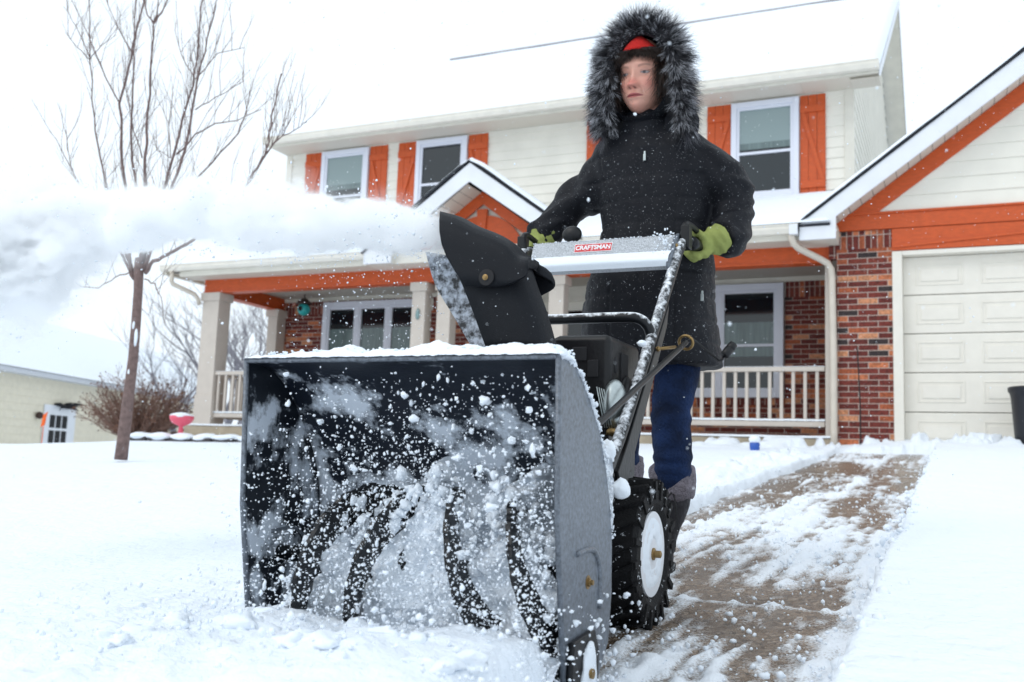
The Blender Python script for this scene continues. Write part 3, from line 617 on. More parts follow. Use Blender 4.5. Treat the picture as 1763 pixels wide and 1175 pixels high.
# garage gable: bands, siding, rakes, roof
ax, az = 2.0, 5.385
def rz_(x): return az - .743 * abs(x - ax)     # top of the rake board
mb = MB(); mb.box(-1.17, 5.2, YG - .03, YG + .05, 2.72, 2.885); mb.build('gable_band', M['orange'], house, bevel=.004)
mb = MB(); mb.box(-1.15, 5.2, YG - .045, YG + .05, 2.885, 2.91); mb.build('band_cap', M['orange'], house, bevel=.004)
mb = MB(); mb.box(-.60, 5.0, YG - .02, YG + .05, 2.475, 2.715); mb.build('header_board', M['orange'], house, bevel=.003)
mb = MB(); mb.prismY([(-.6, 2.50), (1.9, 2.66), (4.3, 2.50), (4.3, 2.53), (1.9, 2.69), (-.6, 2.53)], YG - .032, YG - .021); mb.build('header_moulding', M['orange'], house)
mb = MB(); siding(mb, 0, 0, 2.91, 5.2, YG, .165, left=lambda z: ax - (az - .25 - z) / .743, right=lambda z: ax + (az - .25 - z) / .743); mb.build('garage_gable_siding', M['siding'], house, fix=False)
mb = MB()
for sg in (-1, 1):
    xs = [ax, ax + sg * 3.17]; mb.prismY([(xs[0], rz_(xs[0]) - .225), (xs[1], rz_(xs[1]) - .225), (xs[1] - sg * .28, rz_(xs[1]) - .225 + .002 - .0), (xs[0], rz_(xs[0]) - .44)] if False else [(xs[0], rz_(xs[0]) - .23), (xs[1], rz_(xs[1]) - .23), (xs[1] - sg * .29, rz_(xs[1]) - .228), (xs[0], rz_(xs[0]) - .445)], YG - .028 + (.001 if sg > 0 else 0), YG + .04)
mb.build('gable_orange_rake', M['orange'], house)
yr = 10.75
mb = MB()
for sg in (-1, 1):
    xe = ax + sg * 3.52; mb.prismY([(ax, az - .02), (xe, rz_(xe) - .02), (xe, rz_(xe) - .20), (xe - sg * .38, rz_(xe) - .20), (xe - sg * .38, rz_(xe - sg * .38) - .24), (ax, az - .265)], yr + (.002 if sg > 0 else 0), yr + .03)
mb.build('garage_rake_board', M['white'], house, bevel=.003)
mb = MB()
for sg in (-1, 1):
    xe = ax + sg * 3.52; mb.box(min(xe, xe - sg * .379), max(xe, xe - sg * .379), yr + .03, YG + .1, rz_(xe) - .198, rz_(xe) - .03)
mb.build('garage_eave_return', M['trim'], house)
mb = MB()
for sg in (-1, 1):
    for j in range(28):
        a = ax + sg * (.02 + j * .12); b = ax + sg * (.02 + (j + 1) * .12 - .005)
        mb.add([(a, yr + .03, rz_(a) - .225), (b, yr + .03, rz_(b) - .225), (b, YG, rz_(b) - .225), (a, YG, rz_(a) - .225)], [(0, 1, 2, 3)])
mb.build('garage_rake_soffit', M['soffit'], house, fix=False)
mb = MB(); xe0, xe1 = ax - 3.55, ax + 3.55
mb.prismY([(xe0, rz_(xe0) - .01), (ax, az - .01), (xe1, rz_(xe1) - .01), (xe1, rz_(xe1) + .008), (ax, az + .008), (xe0, rz_(xe0) + .008)], yr - .02, 18.0); gro = mb.build('garage_roof', M['shingle'], house)
for sg in (-1, 1):
    xe = ax + sg * 3.55; u = np.linspace(0, 1, 160)[None, :]; v = np.linspace(0, 1, 60)[:, None] ** 1.6
    XX = ax + (xe - ax) * u + 0 * v; YY = yr - .022 + (18 - yr) * v + 0 * u
    t = 1 - (1 - np.clip(v * 60, 0, 1)) ** 2; ZZ = rz_(XX) + .006 + (.016 + .075 * t) * (1 - .85 * sstep(.97, 1, u)) + .014 * fb(XX, YY, 2.5, 4); grid_mesh('garage_roof_snow', XX, YY, ZZ, SNOW, gro)
mb = MB(); mb.box(-1.62, -1.53, 10.69, 10.80, 2.63, 2.74); mb.build('gutter_end_cap', M['white'], house)
# snow in the valley against the side wall
mb = MB(); mb.prismX([(13.0, 2.9), (18, 2.9), (18, 4.6), (13.0, 3.9)], -1.12, -.5)
# ================================================================ NEIGHBOUR HOUSE
nh = thing('neighbour_house', 'single storey tan sided house at the far left behind the young tree', 'house', (-22.5, 20, -.8))
def wxy(Y): return -21.873 - (Y - 17.055) * .333        # wall line
mb = MB(); z = -1.0
while z < 2.0:
    mb.add([(wxy(12) + .014, 12, z), (wxy(30) + .014, 30, z), (wxy(30), 30, z + .2), (wxy(12), 12, z + .2)], [(0, 1, 2, 3)])
    mb.add([(wxy(12), 12, z), (wxy(30), 30, z), (wxy(30) + .014, 30, z), (wxy(12) + .014, 12, z)], [(0, 1, 2, 3)]); z += .2
mb.add([(wxy(30), 30, -1), (wxy(30) - 7, 32, -1), (wxy(30) - 7, 32, 2), (wxy(30), 30, 2)], [(0, 1, 2, 3)])
mb.build('wall', M['nsiding'], nh, fix=False)
mb = MB(); o = .35
for (d0, d1, z0, z1) in ((.35, -.02, 1.93, 2.06),): mb.add([(wxy(12) + d0, 12, z0), (wxy(30.4) + d0, 30.4, z0), (wxy(30.4) + d0, 30.4, z1), (wxy(12) + d0, 12, z1), (wxy(12) + d1, 12, z0), (wxy(30.4) + d1, 30.4, z0)], [(0, 1, 2, 3), (4, 5, 1, 0)])
mb.build('eave', M['ngutter'], nh)
mb = MB(); mb.add([(wxy(12) + .4, 12, 2.07), (wxy(30.4) + .4, 30.4, 2.07), (wxy(30.4) - 4, 31.5, 4.2), (wxy(12) - 4, 13, 4.2)], [(0, 1, 2, 3)]); mb.build('roof', M['snow'], nh)
def nbox(mb, Y0, Y1, z0, z1, d0, d1): mb.add([(wxy(Y) + d, Y, z) for z in (z0, z1) for d in (d1, d0) for Y in (Y0, Y1)], [(0, 1, 3, 2), (4, 6, 7, 5), (0, 4, 5, 1), (2, 3, 7, 6), (0, 2, 6, 4), (1, 5, 7, 3)])
mb = MB(); nbox(mb, 19.0, 20.5, -1, 1.25, 0, .05); nd = mb.build('door', M['white'], nh)
for Y0, Y1 in ((19.28, 19.52), (19.57, 19.81), (19.86, 20.1)):
    for z0 in (.78, .36, -.06, -.48): mb = MB(); nbox(mb, Y0, Y1, z0 - .15, z0 + .2, .05, .056); mb.build('door_pane', M['dark'], nd)
mb = MB(); mb.ball((wxy(18.75) + .1, 18.75, .93), (.1, .1, .1), 2); mb.tube([(wxy(18.75), 18.75, .9), (wxy(18.75) + .1, 18.75, .9)], .03, 8); tag(mb.build('wall_lamp', M['rust']), 'small dark wall lamp left of the white door on the tan neighbouring house', 'lamp')
mb = MB()
for k in range(26):
    a = rng.uniform(0, 6.28); b = (wxy(19.9) + .15, 19.9, 1.2); e_ = (b[0] + rng.uniform(-.1, .2), 19.9 + math.cos(a) * rng.uniform(.15, .6), 1.2 + abs(math.sin(a)) * rng.uniform(.0, .35) + rng.uniform(-.1, .05))
    mb.tube([b, ((b[0] + e_[0]) / 2, (b[1] + e_[1]) / 2, (b[2] + e_[2]) / 2 + .06), e_], [.03, .035, .005], 5)
tag(mb.build('wreath', M['dark']), 'dark bow of leaves above the white door of the tan house', 'wreath')
mb = MB(); q = P(75, 727, 14); mb.prismY([(q[0] - .07, q[2] - .1), (q[0] + .02, q[2] - .06), (q[0] + .07, q[2] + .2), (q[0] - .03, q[2] + .14)], 14, 14.02); mb.tube([(q[0], 14.01, q[2] + .15), (q[0] - .02, 14.01, -.6)], .008, 6)
tag(mb.build('marker_flag', M['orangeflag']), 'small orange flag on a thin stake in front of the tan house', 'flag')
# distant roof peeking over porch roof
mb = MB(); a = P(478, 412, 30); b = P(560, 402, 30); mb.prismY([(a[0], a[2] - 1.5), (b[0] + 2, a[2] - 1.5), (b[0] + 1, a[2] + .0), (a[0] + 1.4, a[2] + .26), (a[0], a[2] + .02)], 30, 36); dh = mb.build('distant_house', M['soffit']); tag(dh, 'gable of a far cream house just above the snowy porch roof', 'house')
# ================================================================ TREES
def twigs(mb, path, n, r0, rs_, lo=.25, ln=(.25, .6), up=.6, n2=2):
    path = [Vector(p) for p in path]
    for k in range(n):
        t = lo + (1 - lo) * (k + rs_.random()) / n; i = min(int(t * (len(path) - 1)), len(path) - 2); f_ = t * (len(path) - 1) - i
        p = path[i].lerp(path[i + 1], f_); ax_ = (path[i + 1] - path[i]).normalized()
        d = Vector((rs_.uniform(-1, 1), rs_.uniform(-1, 1), rs_.uniform(-.2, .9))).normalized(); d = (d + ax_ * .8 + Vector((0, 0, up))).normalized()
        L = rs_.uniform(*ln) * (1.2 - t * .6); q = [p]
        for j in range(3):
            d = (d + Vector((rs_.uniform(-.2, .2), rs_.uniform(-.2, .2), .12))).normalized(); q.append(q[-1] + d * L / 3)
        mb.tube(q, [r0, r0 * .8, r0 * .6, r0 * .4], 4)
        for m_ in range(n2):
            b = q[1 + m_ % 2]; d2 = (d + Vector((rs_.uniform(-1, 1), rs_.uniform(-1, 1), rs_.uniform(-.2, .6)))).normalized(); l2 = L * rs_.uniform(.25, .5)
            mb.tube([b, b + d2 * l2 * .5 + Vector((0, 0, .01)), b + d2 * l2 + Vector((0, 0, .04))], [r0 * .6, r0 * .5, r0 * .3], 3)
TY = 6.0
tree = thing('young_maple_tree', 'slender bare young tree with upright limbs in the snowy front lawn', 'tree', P(210, 783, TY))
trs = random.Random(11)
mb = MB(); tp = [P(208, 792, TY), P(212, 760, TY), P(219, 700, TY), P(229, 620, TY), P(234, 560, TY), P(238, 500, TY), P(239, 462, TY), P(240, 445, TY)]
mb.tube(tp, [.052, .049, .046, .040, .038, .036, .040, .034], 12); trunk = mb.build('trunk', M['bark'], tree, smooth=True)
ms_ = MB()
for (px, py, w_, h_) in ((234, 582, .016, .08), (230, 560, .012, .04), (222, 640, .012, .03)):
    q = P(px, py, TY - .034); ms_.ball(q, (w_, .010, h_), 2, .4, 8, px)
ms_.build('trunk_snow', SNOW, trunk, smooth=True)
Z8 = 2.35
limbs = [
 ([(545,1130),(520,1080),(478,1003)], .020, 0, .02),
 ([(540,1120),(525,1040),(518,920),(505,760),(492,600),(485,420),(520,280),(545,150),(580,20),(588,-60)], .019, 26, .0),
 ([(560,1090),(575,990),(572,900),(560,800),(535,650),(530,500),(540,300),(540,180),(556,-40)], .017, 24, .25),
 ([(570,1080),(590,900),(590,760),(588,640),(600,450),(612,250),(622,95)], .020, 20, -.15),
 ([(622,95),(598,60),(584,-30)], .010, 3, -.15), ([(622,95),(655,55),(690,-30)], .012, 3, -.15), ([(622,95),(640,40),(645,-40)], .009, 2, -.15),
 ([(575,1100),(600,980),(640,860),(690,680),(740,480),(780,350),(800,200),(822,-40)], .018, 26, .15),
 ([(580,1100),(660,860),(720,700),(760,560),(790,380),(800,310),(840,160),(872,20)], .016, 24, -.3),
 ([(585,1100),(640,930),(690,840),(770,750),(860,660),(960,540),(1000,450),(1012,365)], .013, 14, .3),
 ([(590,1105),(620,1060),(680,1030),(760,985),(830,930),(900,860),(970,790),(1010,730),(1060,650),(1090,580),(1098,470),(1140,300)], .019, 18, -.4),
 ([(1075,620),(1120,570),(1200,520),(1240,495)], .007, 6, -.4), ([(1060,640),(1130,560),(1175,490)], .006, 5, -.4),
 ([(545,1110),(500,1000),(460,880),(435,790),(405,640),(380,480),(365,250),(358,-30)], .014, 20, .1),
 ([(540,1115),(478,1003),(400,870),(350,805),(300,700),(270,650),(205,530)], .009, 8, -.2), ([(290,690),(272,600),(270,530)], .005, 3, -.2),
 ([(525,1103),(470,1120),(400,1165),(330,1160),(232,1100)], .007, 4, .1), ([(585,1130),(625,1150),(650,1200),(668,1320)], .007, 3, -.1),
 ([(790,445),(870,395),(985,330)], .006, 4, -.3), ([(715,625),(790,545),(870,500),(960,490),(1060,440)], .009, 7, .15),
 ([(800,310),(880,220),(985,190)], .006, 4, -.3), ([(790,320),(735,230),(710,120)], .006, 4, .2), ([(365,245),(310,190),(262,130)], .006, 4, .1), ([(365,240),(310,110),(258,25)], .006, 4, .1), ([(365,240),(410,190),(470,140)], .006, 3, .1),
 ([(485,420),(430,320),(380,200),(295,5)], .008, 8, .0), ([(540,225),(480,120),(425,-10)], .007, 5, .2), ([(575,640),(540,520),(500,330)], .007, 6, .1), ([(690,640),(640,610),(600,560)], .004, 2, .2), ([(690,640),(680,500),(650,420)], .005, 4, .1)]
for pts, r0, nt_, dy_ in limbs:
    n_ = len(pts); path = []
    for i, (a, b) in enumerate(pts):
        t = i / (n_ - 1); off = dy_ * (t if pts[0][1] > 1000 else 1) ** .7 * (1 if pts[0][1] > 1000 else .8)
        path.append(P(a / Z8, b / Z8, TY + off))
    dense = [Vector(path[0])]
    for p, q in zip(path, path[1:]):
        p, q = Vector(p), Vector(q)
        for j in (1, 2, 3): dense.append(p.lerp(q, j / 3) + Vector((rng.uniform(-1, 1), rng.uniform(-1, 1), rng.uniform(-1, 1))) * .007)
    rr = [r0 * .86 * (1 - .72 * i / len(dense)) for i in range(len(dense))]
    mb = MB(); mb.tube(dense, rr, 6)
    if nt_: twigs(mb, dense, int(nt_ * 1.35), .0024, trs, .12, (.2, .62), 1.3, 2)
    mb.build('branch', M['bark'], tree, smooth=True, fix=False)
def bare_tree(name, base, H, seed, label, nb=9, spread=.5, r=.12, m='barkgrey', group=None):
    rs_ = random.Random(seed); t = thing(name, label, 'tree', base, group)
    mb = MB(); bx_, by_, bz_ = base
    tr = [Vector((bx_ + .1 * math.sin(i), by_, bz_ + H * .3 * i / 4)) for i in range(5)]; mb.tube(tr, [r * (1 - .1 * i) for i in range(5)], 8); mb.build('trunk', M[m], t, smooth=True)
    mb = MB()
    def grow(p, d, L, r_, lev):
        q = [p]
        for j in range(4):
            d = (d + Vector((rs_.uniform(-.25, .25), rs_.uniform(-.25, .25), rs_.uniform(-.05, .22)))).normalized(); q.append(q[-1] + d * L / 4)
        mb.tube(q, [r_ * (1 - .18 * i) for i in range(5)], 5 if lev < 2 else 3, caps=False)
        if lev < 4:
            for _ in range(4 if lev < 3 else 3):
                k_ = rs_.choice((1, 2, 3, 4)); d2 = (d + Vector((rs_.uniform(-1, 1), rs_.uniform(-1, 1), rs_.uniform(-.4, .6))) * .8).normalized(); grow(q[k_], d2, L * rs_.uniform(.5, .75), r_ * .45, lev + 1)
    for i in range(nb):
        a = rs_.uniform(0, 6.28); grow(tr[2 + i % 3], Vector((math.cos(a) * spread, math.sin(a) * spread, 1)).normalized(), H * .42, r * .5, 1)
    mb.build('crown', M[m], t, smooth=True, fix=False); return t
GRP = 'bare trees behind the porch'
q = P(395, 700, 19); bare_tree('bare_tree', (q[0], 19, -.2), 4.3, 3, 'grey leafless tree seen through the left end of the porch', 9, .8, .10, group=GRP)
q = P(300, 720, 23); bare_tree('bare_tree', (q[0], 23, -.3), 4.7, 5, 'pale leafless tree just left of the end porch column', 7, .7, .10, group=GRP)
q = P(445, 700, 26); bare_tree('bare_tree', (q[0], 26, -.3), 6.6, 8, 'tall leafless tree whose top shows above the porch roof', 8, .6, .13, group=GRP)
# shrub
sh = thing('dry_shrub', 'round shrub of brown twigs and dry leaves between the tan house and the porch', 'shrub', (-11.2, 11.2, .2)); rs_ = random.Random(4)
mb = MB(); LV = []; 
for k in range(230):
    a = rs_.uniform(0, 6.28); u = rs_.random() ** .6; d = Vector((math.cos(a) * u * 1.15, math.sin(a) * u * .9, rs_.uniform(.35, 1.0))).normalized(); L = rs_.uniform(.6, .95) * (.9 + .25 * (1 - u))
    p = Vector((-11.25 + math.cos(a) * .15, 11.2 + math.sin(a) * .12, .2)); q = [p]
    for j in range(5): d = (d + Vector((rs_.uniform(-.22, .22), rs_.uniform(-.22, .22), rs_.uniform(-.06, .10)))).normalized(); q.append(q[-1] + d * L / 5)
    mb.tube(q, [.010, .008, .006, .005, .004, .003], 3, caps=False)
    for b in q[1:]:
        for _ in range(3):
            d2 = (d + Vector((rs_.uniform(-1, 1), rs_.uniform(-1, 1), rs_.uniform(-.5, .7)))).normalized(); e2 = b + d2 * rs_.uniform(.08, .2); mb.tube([b, e2], [.004, .002], 3, caps=False)
            if rs_.random() < .62: LV.append(e2)
mb.build('twigs', M['shrub'], sh, fix=False)
C = np.array(LV); rl = np.random.RandomState(2); n_ = len(C)
v = np.array([(-1, 0, 0), (0, -.5, .1), (1, 0, 0), (0, .5, .1)]); Q = rl.randn(n_, 3, 3); Q = np.linalg.qr(Q)[0]
V = (np.einsum('vi,nij->nvj', v, Q) * rl.uniform(.012, .03, n_)[:, None, None] + C[:, None, :]).reshape(-1, 3)
soup('dry_leaves', V, (np.arange(n_ * 4)).reshape(-1, 4), M['leaf'], sh, smooth=False)
# ================================================================ SMALL THINGS IN THE YARD
mb = MB(); mb.lathe([(.03, .0), (.035, .12), (.028, .2), (.03, .22), (.12, .26), (.15, .31), (.155, .35), (.13, .355)], (-9.15, 9.85, .16), 20)
pt = mb.build('pink_birdbath', M['pink'], smooth=True); tag(pt, 'small pink pedestal bowl capped with snow at the end of the garden edging', 'birdbath')
mb = MB(); mb.ball((-9.15, 9.85, .16 + .35), (.15, .15, .045), 3, .2, 6, 2); mb.build('snow_cap', SNOW, pt, smooth=True)
for i in range(6):
    x = -9.95 + i * .36; mb = MB(); mb.box(x, x + .32, 9.72, 9.95, .05, .235 + .0 * i); e_ = mb.build('edging_stone', M['stone'], bevel=.02)
    e_['label'] = ['leftmost dark block of the garden edging under snow', 'second dark edging block left of the pink bowl', 'dark edging block directly below the pink bowl', 'first dark edging block right of the pink bowl', 'second dark edging block right of the pink bowl', 'third dark edging block right of the pink bowl', 'fourth dark edging block right of the pink bowl', 'edging block nearest the snow blower housing', 'edging block hidden mostly behind the snow blower housing'][i]
    e_['category'] = 'edging stone'; e_['group'] = 'dark garden edging blocks'
    mb = MB(); mb.ball((x + .16, 9.83, .235), (.2, .14, .055), 3, .35, 6, i); mb.build('snow_cap', SNOW, e_, smooth=True)
mb = MB(); mb.lathe([(.04, -.1), (.045, 0), (.05, .02), (.05, .06), (.03, .075)], (-1.80, 9.75, .27), 16); sl = mb.build('solar_light', M['blue'], smooth=True); tag(sl, 'small blue path light with a cap of snow in front of the porch rail', 'path light')
mb = MB(); mb.ball((-1.80, 9.75, .27 + .095), (.058, .058, .042), 3, .15, 5, 9); mb.build('snow_cap', SNOW, sl, smooth=True)
mb = MB(); mb.tube([P(1476, 598, 10.9), P(1481, 700, 10.9), P(1482, 782, 10.9)], .0075, 6); tag(mb.build('driveway_stake', M['black']), 'thin black marker stake standing in front of the brick pier', 'stake')
mb = MB(); mb.lathe([(.20, .0), (.235, .55), (.245, .6), (.26, .62), (.262, .66), (.25, .665), (.235, .66), (.2, .1)], (.72, 10.7, .30), 28); bn_ = mb.build('rubbish_bin', M['bin'], smooth=False, bevel=.004); tag(bn_, 'dark round rubbish bin in front of the cream garage door', 'bin')
mb = MB(); mb.ball((.72, 10.7, .955), (.24, .24, .03), 3, .2, 6, 3); mb.build('snow_cap', SNOW, bn_, smooth=True)
q = (-9.35, 12.55, 2.28)
lt = thing('hanging_lantern', 'turquoise glass lantern with rusty cap hanging from the porch ceiling', 'lantern', q)
mb = MB(); mb.ball((q[0], q[1], q[2] + .08), (.10, .10, .10), 3); mb.build('glass_globe', M['teal'], lt, smooth=True)
mb = MB(); mb.ball((q[0], q[1] - .08, q[2] + .08), (.045, .03, .045), 2); mb.build('opening', M['dark'], lt, smooth=True)
mb = MB(); mb.lathe([(.02, .26), (.05, .25), (.10, .2), (.13, .165), (.09, .16)], q, 16); mb.tube([(q[0], q[1], q[2] + .25), (q[0], q[1], q[2] + .34)], .008, 6); mb.build('cap', M['rust'], lt, smooth=True)
q = P(719, 541, YP - .075); mb = MB(); mb.ball(q, (.028, .012, .075), 2, .5, 8, 4); tag(mb.build('wall_ornament', M['plaque'], smooth=True), 'small grey green ornament fixed to the porch column left of the chute', 'ornament')

def split(o, eps=.004):
    me = o.data; nv = len(me.vertices); par = list(range(nv))
    def find(a):
        while par[a] != a: par[a] = par[par[a]]; a = par[a]
        return a
    for e in me.edges:
        a, b = find(e.vertices[0]), find(e.vertices[1])
        if a != b: par[a] = b
    isl = {}
    for i in range(nv): isl.setdefault(find(i), []).append(i)
    keys = list(isl); co = np.array([v.co for v in me.vertices]); bb = [(co[isl[k]].min(0) - eps, co[isl[k]].max(0) + eps) for k in keys]
    g = list(range(len(keys)))
    def gf(a):
        while g[a] != a: a = g[a]
        return a
    for i in range(len(keys)):
        for j in range(i):
            if (bb[i][0] <= bb[j][1]).all() and (bb[j][0] <= bb[i][1]).all(): g[gf(i)] = gf(j)
    grp = {}
    for i, k in enumerate(keys): grp.setdefault(gf(i), set()).update(isl[k])
    if len(grp) < 2: return
    for n_, vs in enumerate(list(grp.values())[::-1]):
        last = n_ == len(grp) - 1; m2 = me.copy(); bm = bmesh.new(); bm.from_mesh(m2); bm.verts.ensure_lookup_table()
        bmesh.ops.delete(bm, geom=[v for v in bm.verts if v.index not in vs], context='VERTS'); bm.to_mesh(m2); bm.free()
        if last: o.data = m2
        else:
            c = o.copy(); c.data = m2; col.objects.link(c)
for o in list(col.objects):
    if o.type == 'MESH' and o.name.split('.')[0] in ('brick_wall', 'soldier_brick_course', 'pier_soldier_course', 'wall_trim_band', 'column_trim', 'corner_board', 'eave_return', 'garage_eave_return', 'door_panel', 'gable_orange_rake', 'porch_soffit', 'trunk_snow', 'side_opening'): split(o)
# ================================================================ SNOW BLOWER
sb = thing('snow_blower', 'large black two stage snow blower throwing snow to the left', 'snow blower', (-.975, 2.1, -.39))
XL, XR = -1.313, -.635
prof = [(1.588, .198), (1.66, .188), (1.72, .155), (1.79, .08), (1.845, .0), (1.872, -.1), (1.875, -.2), (1.855, -.3), (1.79, -.375), (1.70, -.385)]
side = [(1.588, .200), (1.63, .197), (1.67, .187), (1.707, .167), (1.76, .127), (1.812, .077), (1.852, .01), (1.884, -.06), (1.902, -.14), (1.907, -.24), (1.893, -.33), (1.84, -.385), (1.74, -.40), (1.66, -.372), (1.607, -.09)]
def sm(pts, n=5):
    o = []; m_ = len(pts)
    for i in range(m_ - 1):
        p0, p1, p2, p3 = pts[max(i - 1, 0)], pts[i], pts[i + 1], pts[min(i + 2, m_ - 1)]
        for k in range(n):
            t = k / n; o.append(tuple(.5 * ((2 * b) + (-a + c) * t + (2 * a - 5 * b + 4 * c - d) * t * t + (-a + 3 * b - 3 * c + d) * t ** 3) for a, b, c, d in zip(p0, p1, p2, p3)))
    return o + [tuple(pts[-1])]
pr = sm(prof, 5)
M['innerplate'] = mat('inner_side_dark', (.008, .011, .017), .4, spec=.3, snow=.475, sscale=10, scon=.06, snowcol=(.62, .68, .76))
M['inner'] = mat('housing_inside_snow_smeared', (.008, .012, .021), .42, spec=.35, snow=.47, sscale=9, scon=.055, bump=.1, bscale=100, snowcol=(.66, .72, .80))
def zgrade(m, z0, k):
    n = m.node_tree; nz = [q for q in n.nodes if q.type == 'TEX_NOISE'][-1]; mr = [l.to_node for l in n.links if l.from_node == nz and l.to_node.type == 'MAP_RANGE'][0]
    tc = [q for q in n.nodes if q.type == 'TEX_COORD'][0]; sp = n.nodes.new('ShaderNodeSeparateXYZ'); n.links.new(tc.outputs['Object'], sp.inputs[0])
    g = n.nodes.new('ShaderNodeMath'); g.operation = 'MULTIPLY_ADD'; g.inputs[1].default_value = -k; g.inputs[2].default_value = k * z0; n.links.new(sp.outputs[2], g.inputs[0])
    mn = n.nodes.new('ShaderNodeMath'); mn.operation = 'MINIMUM'; mn.inputs[1].default_value = 0; n.links.new(g.outputs[0], mn.inputs[0])
    ad = n.nodes.new('ShaderNodeMath'); ad.operation = 'ADD'; n.links.new(mn.outputs[0], ad.inputs[0]); n.links.new(nz.outputs['Fac'], ad.inputs[1]); n.links.new(ad.outputs[0], mr.inputs[0])
zgrade(M['inner'], .12, 1.6); zgrade(M['innerplate'], .10, 1.6)
xs = np.linspace(XL, XR, 60); prn = np.array(pr)
XX, k_ = np.meshgrid(xs, np.arange(len(prn))); YY = prn[k_, 0]; ZZ = prn[k_, 1]
hs_ = grid_mesh('auger_housing', XX, YY, ZZ, M['inner'], sb); so_ = hs_.modifiers.new('s', 'SOLIDIFY'); so_.thickness = .004; so_.offset = 0
for nm, X0, X1 in (('side_plate', XR, XR + .004), ('side_plate', XL - .004, XL)):
    mb = MB(); mb.prismX(side, X0, X1); p_ = mb.build(nm, M['plate'] if X0 > -1 else M['innerplate'], sb, bevel=.0015)
    mb = MB(); fl = [(y, z) for y, z in side]; e0, e1 = side[0], side[-1]
    xa, xb = (X0, X1 + .004) if X0 > -1 else (X0 - .004, X1)
    mb.tube([((X0 + X1) / 2, side[0][0] - .002, side[0][1] + .001), ((X0 + X1) / 2, side[-1][0] - .002, side[-1][1]), ((X0 + X1) / 2, side[-2][0] - .002, side[-2][1])], .0055, 8); mb.build('rolled_edge', M['plate'], p_, smooth=True)
    mb = MB(); arc = [(1.70, -.150), (1.76, -.145), (1.795, -.15), (1.822, -.175), (1.83, -.21), (1.83, -.26)]
    mb.tube([((X0 + X1) / 2 + (.002 if X0 > -1 else -.002), y, z) for y, z in sm(arc, 4)], .006, 8); mb.build('pressed_rib', M['plate'], p_, smooth=True)
    mb = MB(); mb.lathe([(.008, -.01), (.008, .007), (.005, .008), (.005, .013)], ((X0 + X1) / 2, 1.765, -.205), 10, 'X'); mb.lathe([(.013, -.004), (.013, .003)], ((X0 + X1) / 2, 1.765, -.205), 16, 'X'); mb.build('bearing_bolt', M['brass'], p_)
mb = MB(); mb.tube([(XL, 1.585, .197), (XR, 1.585, .197)], .0055, 8); mb.build('top_lip', M['plate'], hs_, smooth=True)
mb = MB(); mb.prismX([(1.69, -.40), (1.80, -.385), (1.80, -.379), (1.69, -.393)], XL, XR); mb.build('scraper_bar', M['black'], sb)
for X0 in (XR + .006, XL - .02):     # skid shoes, packed with snow
    mb = MB(); mb.prismX([(1.665, -.30), (1.775, -.29), (1.80, -.33), (1.80, -.385), (1.765, -.425), (1.68, -.428), (1.655, -.40)], X0, X0 + .012); sk = mb.build('skid_shoe', M['black'], sb, bevel=.003)
    mb = MB(); mb.ball((X0 + .014, 1.735, -.362), (.010, .036, .052), 3, .35, 7, 3); mb.build('packed_snow', SNOW, sk, smooth=True)
    mb = MB(); mb.lathe([(.009, 0), (.009, .014)], (X0 + .014, 1.725, -.36), 8, 'X'); mb.build('bolt', M['brass'], sk)
# impeller housing behind the drum
mb = MB(); mb.lathe([(.155, .0), (.155, .12), (.05, .13)], (-.975, 1.86, -.15), 28, 'Y'); mb.build('impeller_housing', M['black'], sb)
# auger: shaft, gearbox, four serrated ribbon flights
AY, AZ = 1.735, -.195
mb = MB(); mb.tube([(XL, AY, AZ), (XR, AY, AZ)], .017, 14); aug = mb.build('auger', M['auger'], sb, smooth=True)
mb = MB(); mb.ball((-.975, AY, AZ), (.045, .06, .06), 2); mb.tube([(-.975, AY, AZ), (-.975, 1.87, -.16)], .025, 12); mb.build('gearbox', M['auger'], aug, smooth=True)
def flight(xa, xb, ph, turns, hand):
    n_ = 90; V = []; 
    for i in range(n_ + 1):
        t = i / n_; a = ph + hand * turns * 2 * math.pi * t; x = xa + (xb - xa) * t
        ro = .152 + (.004 if (i // 3) % 2 else 0)
        for r_, dx_ in ((.088, -.003), (ro, -.003), (ro, .003), (.088, .003)): V.append((x + dx_ * 1.7, AY - r_ * math.cos(a), AZ + r_ * math.sin(a)))
    f = []
    for i in range(n_):
        for j in range(4): f.append((i * 4 + j, i * 4 + (j + 1) % 4, i * 4 + 4 + (j + 1) % 4, i * 4 + 4 + j))
    mb = MB(); mb.add(V, f)
    for t in (.15, .5, .85):
        a = ph + hand * turns * 2 * math.pi * t; x = xa + (xb - xa) * t; mb.tube([(x, AY, AZ), (x, AY - .11 * math.cos(a), AZ + .11 * math.sin(a))], .007, 6)
    mb.build('auger_flight', M['auger'], aug)
# in front (a = 0) the left pair sits at x = -1.14 and -1.03, the right pair at -.83 and -.72
for x0 in (-1.15, -1.03): flight(x0 - .16, x0 + .13, -math.pi * 2 * .16 / .29, 1.0, 1)
for x0 in (-.825, -.70): flight(x0 - .15, x0 + .13 if x0 < -.8 else x0 + .06, math.pi * 2 * .15 / .28, 1.0 if x0 < -.8 else .75, -1)
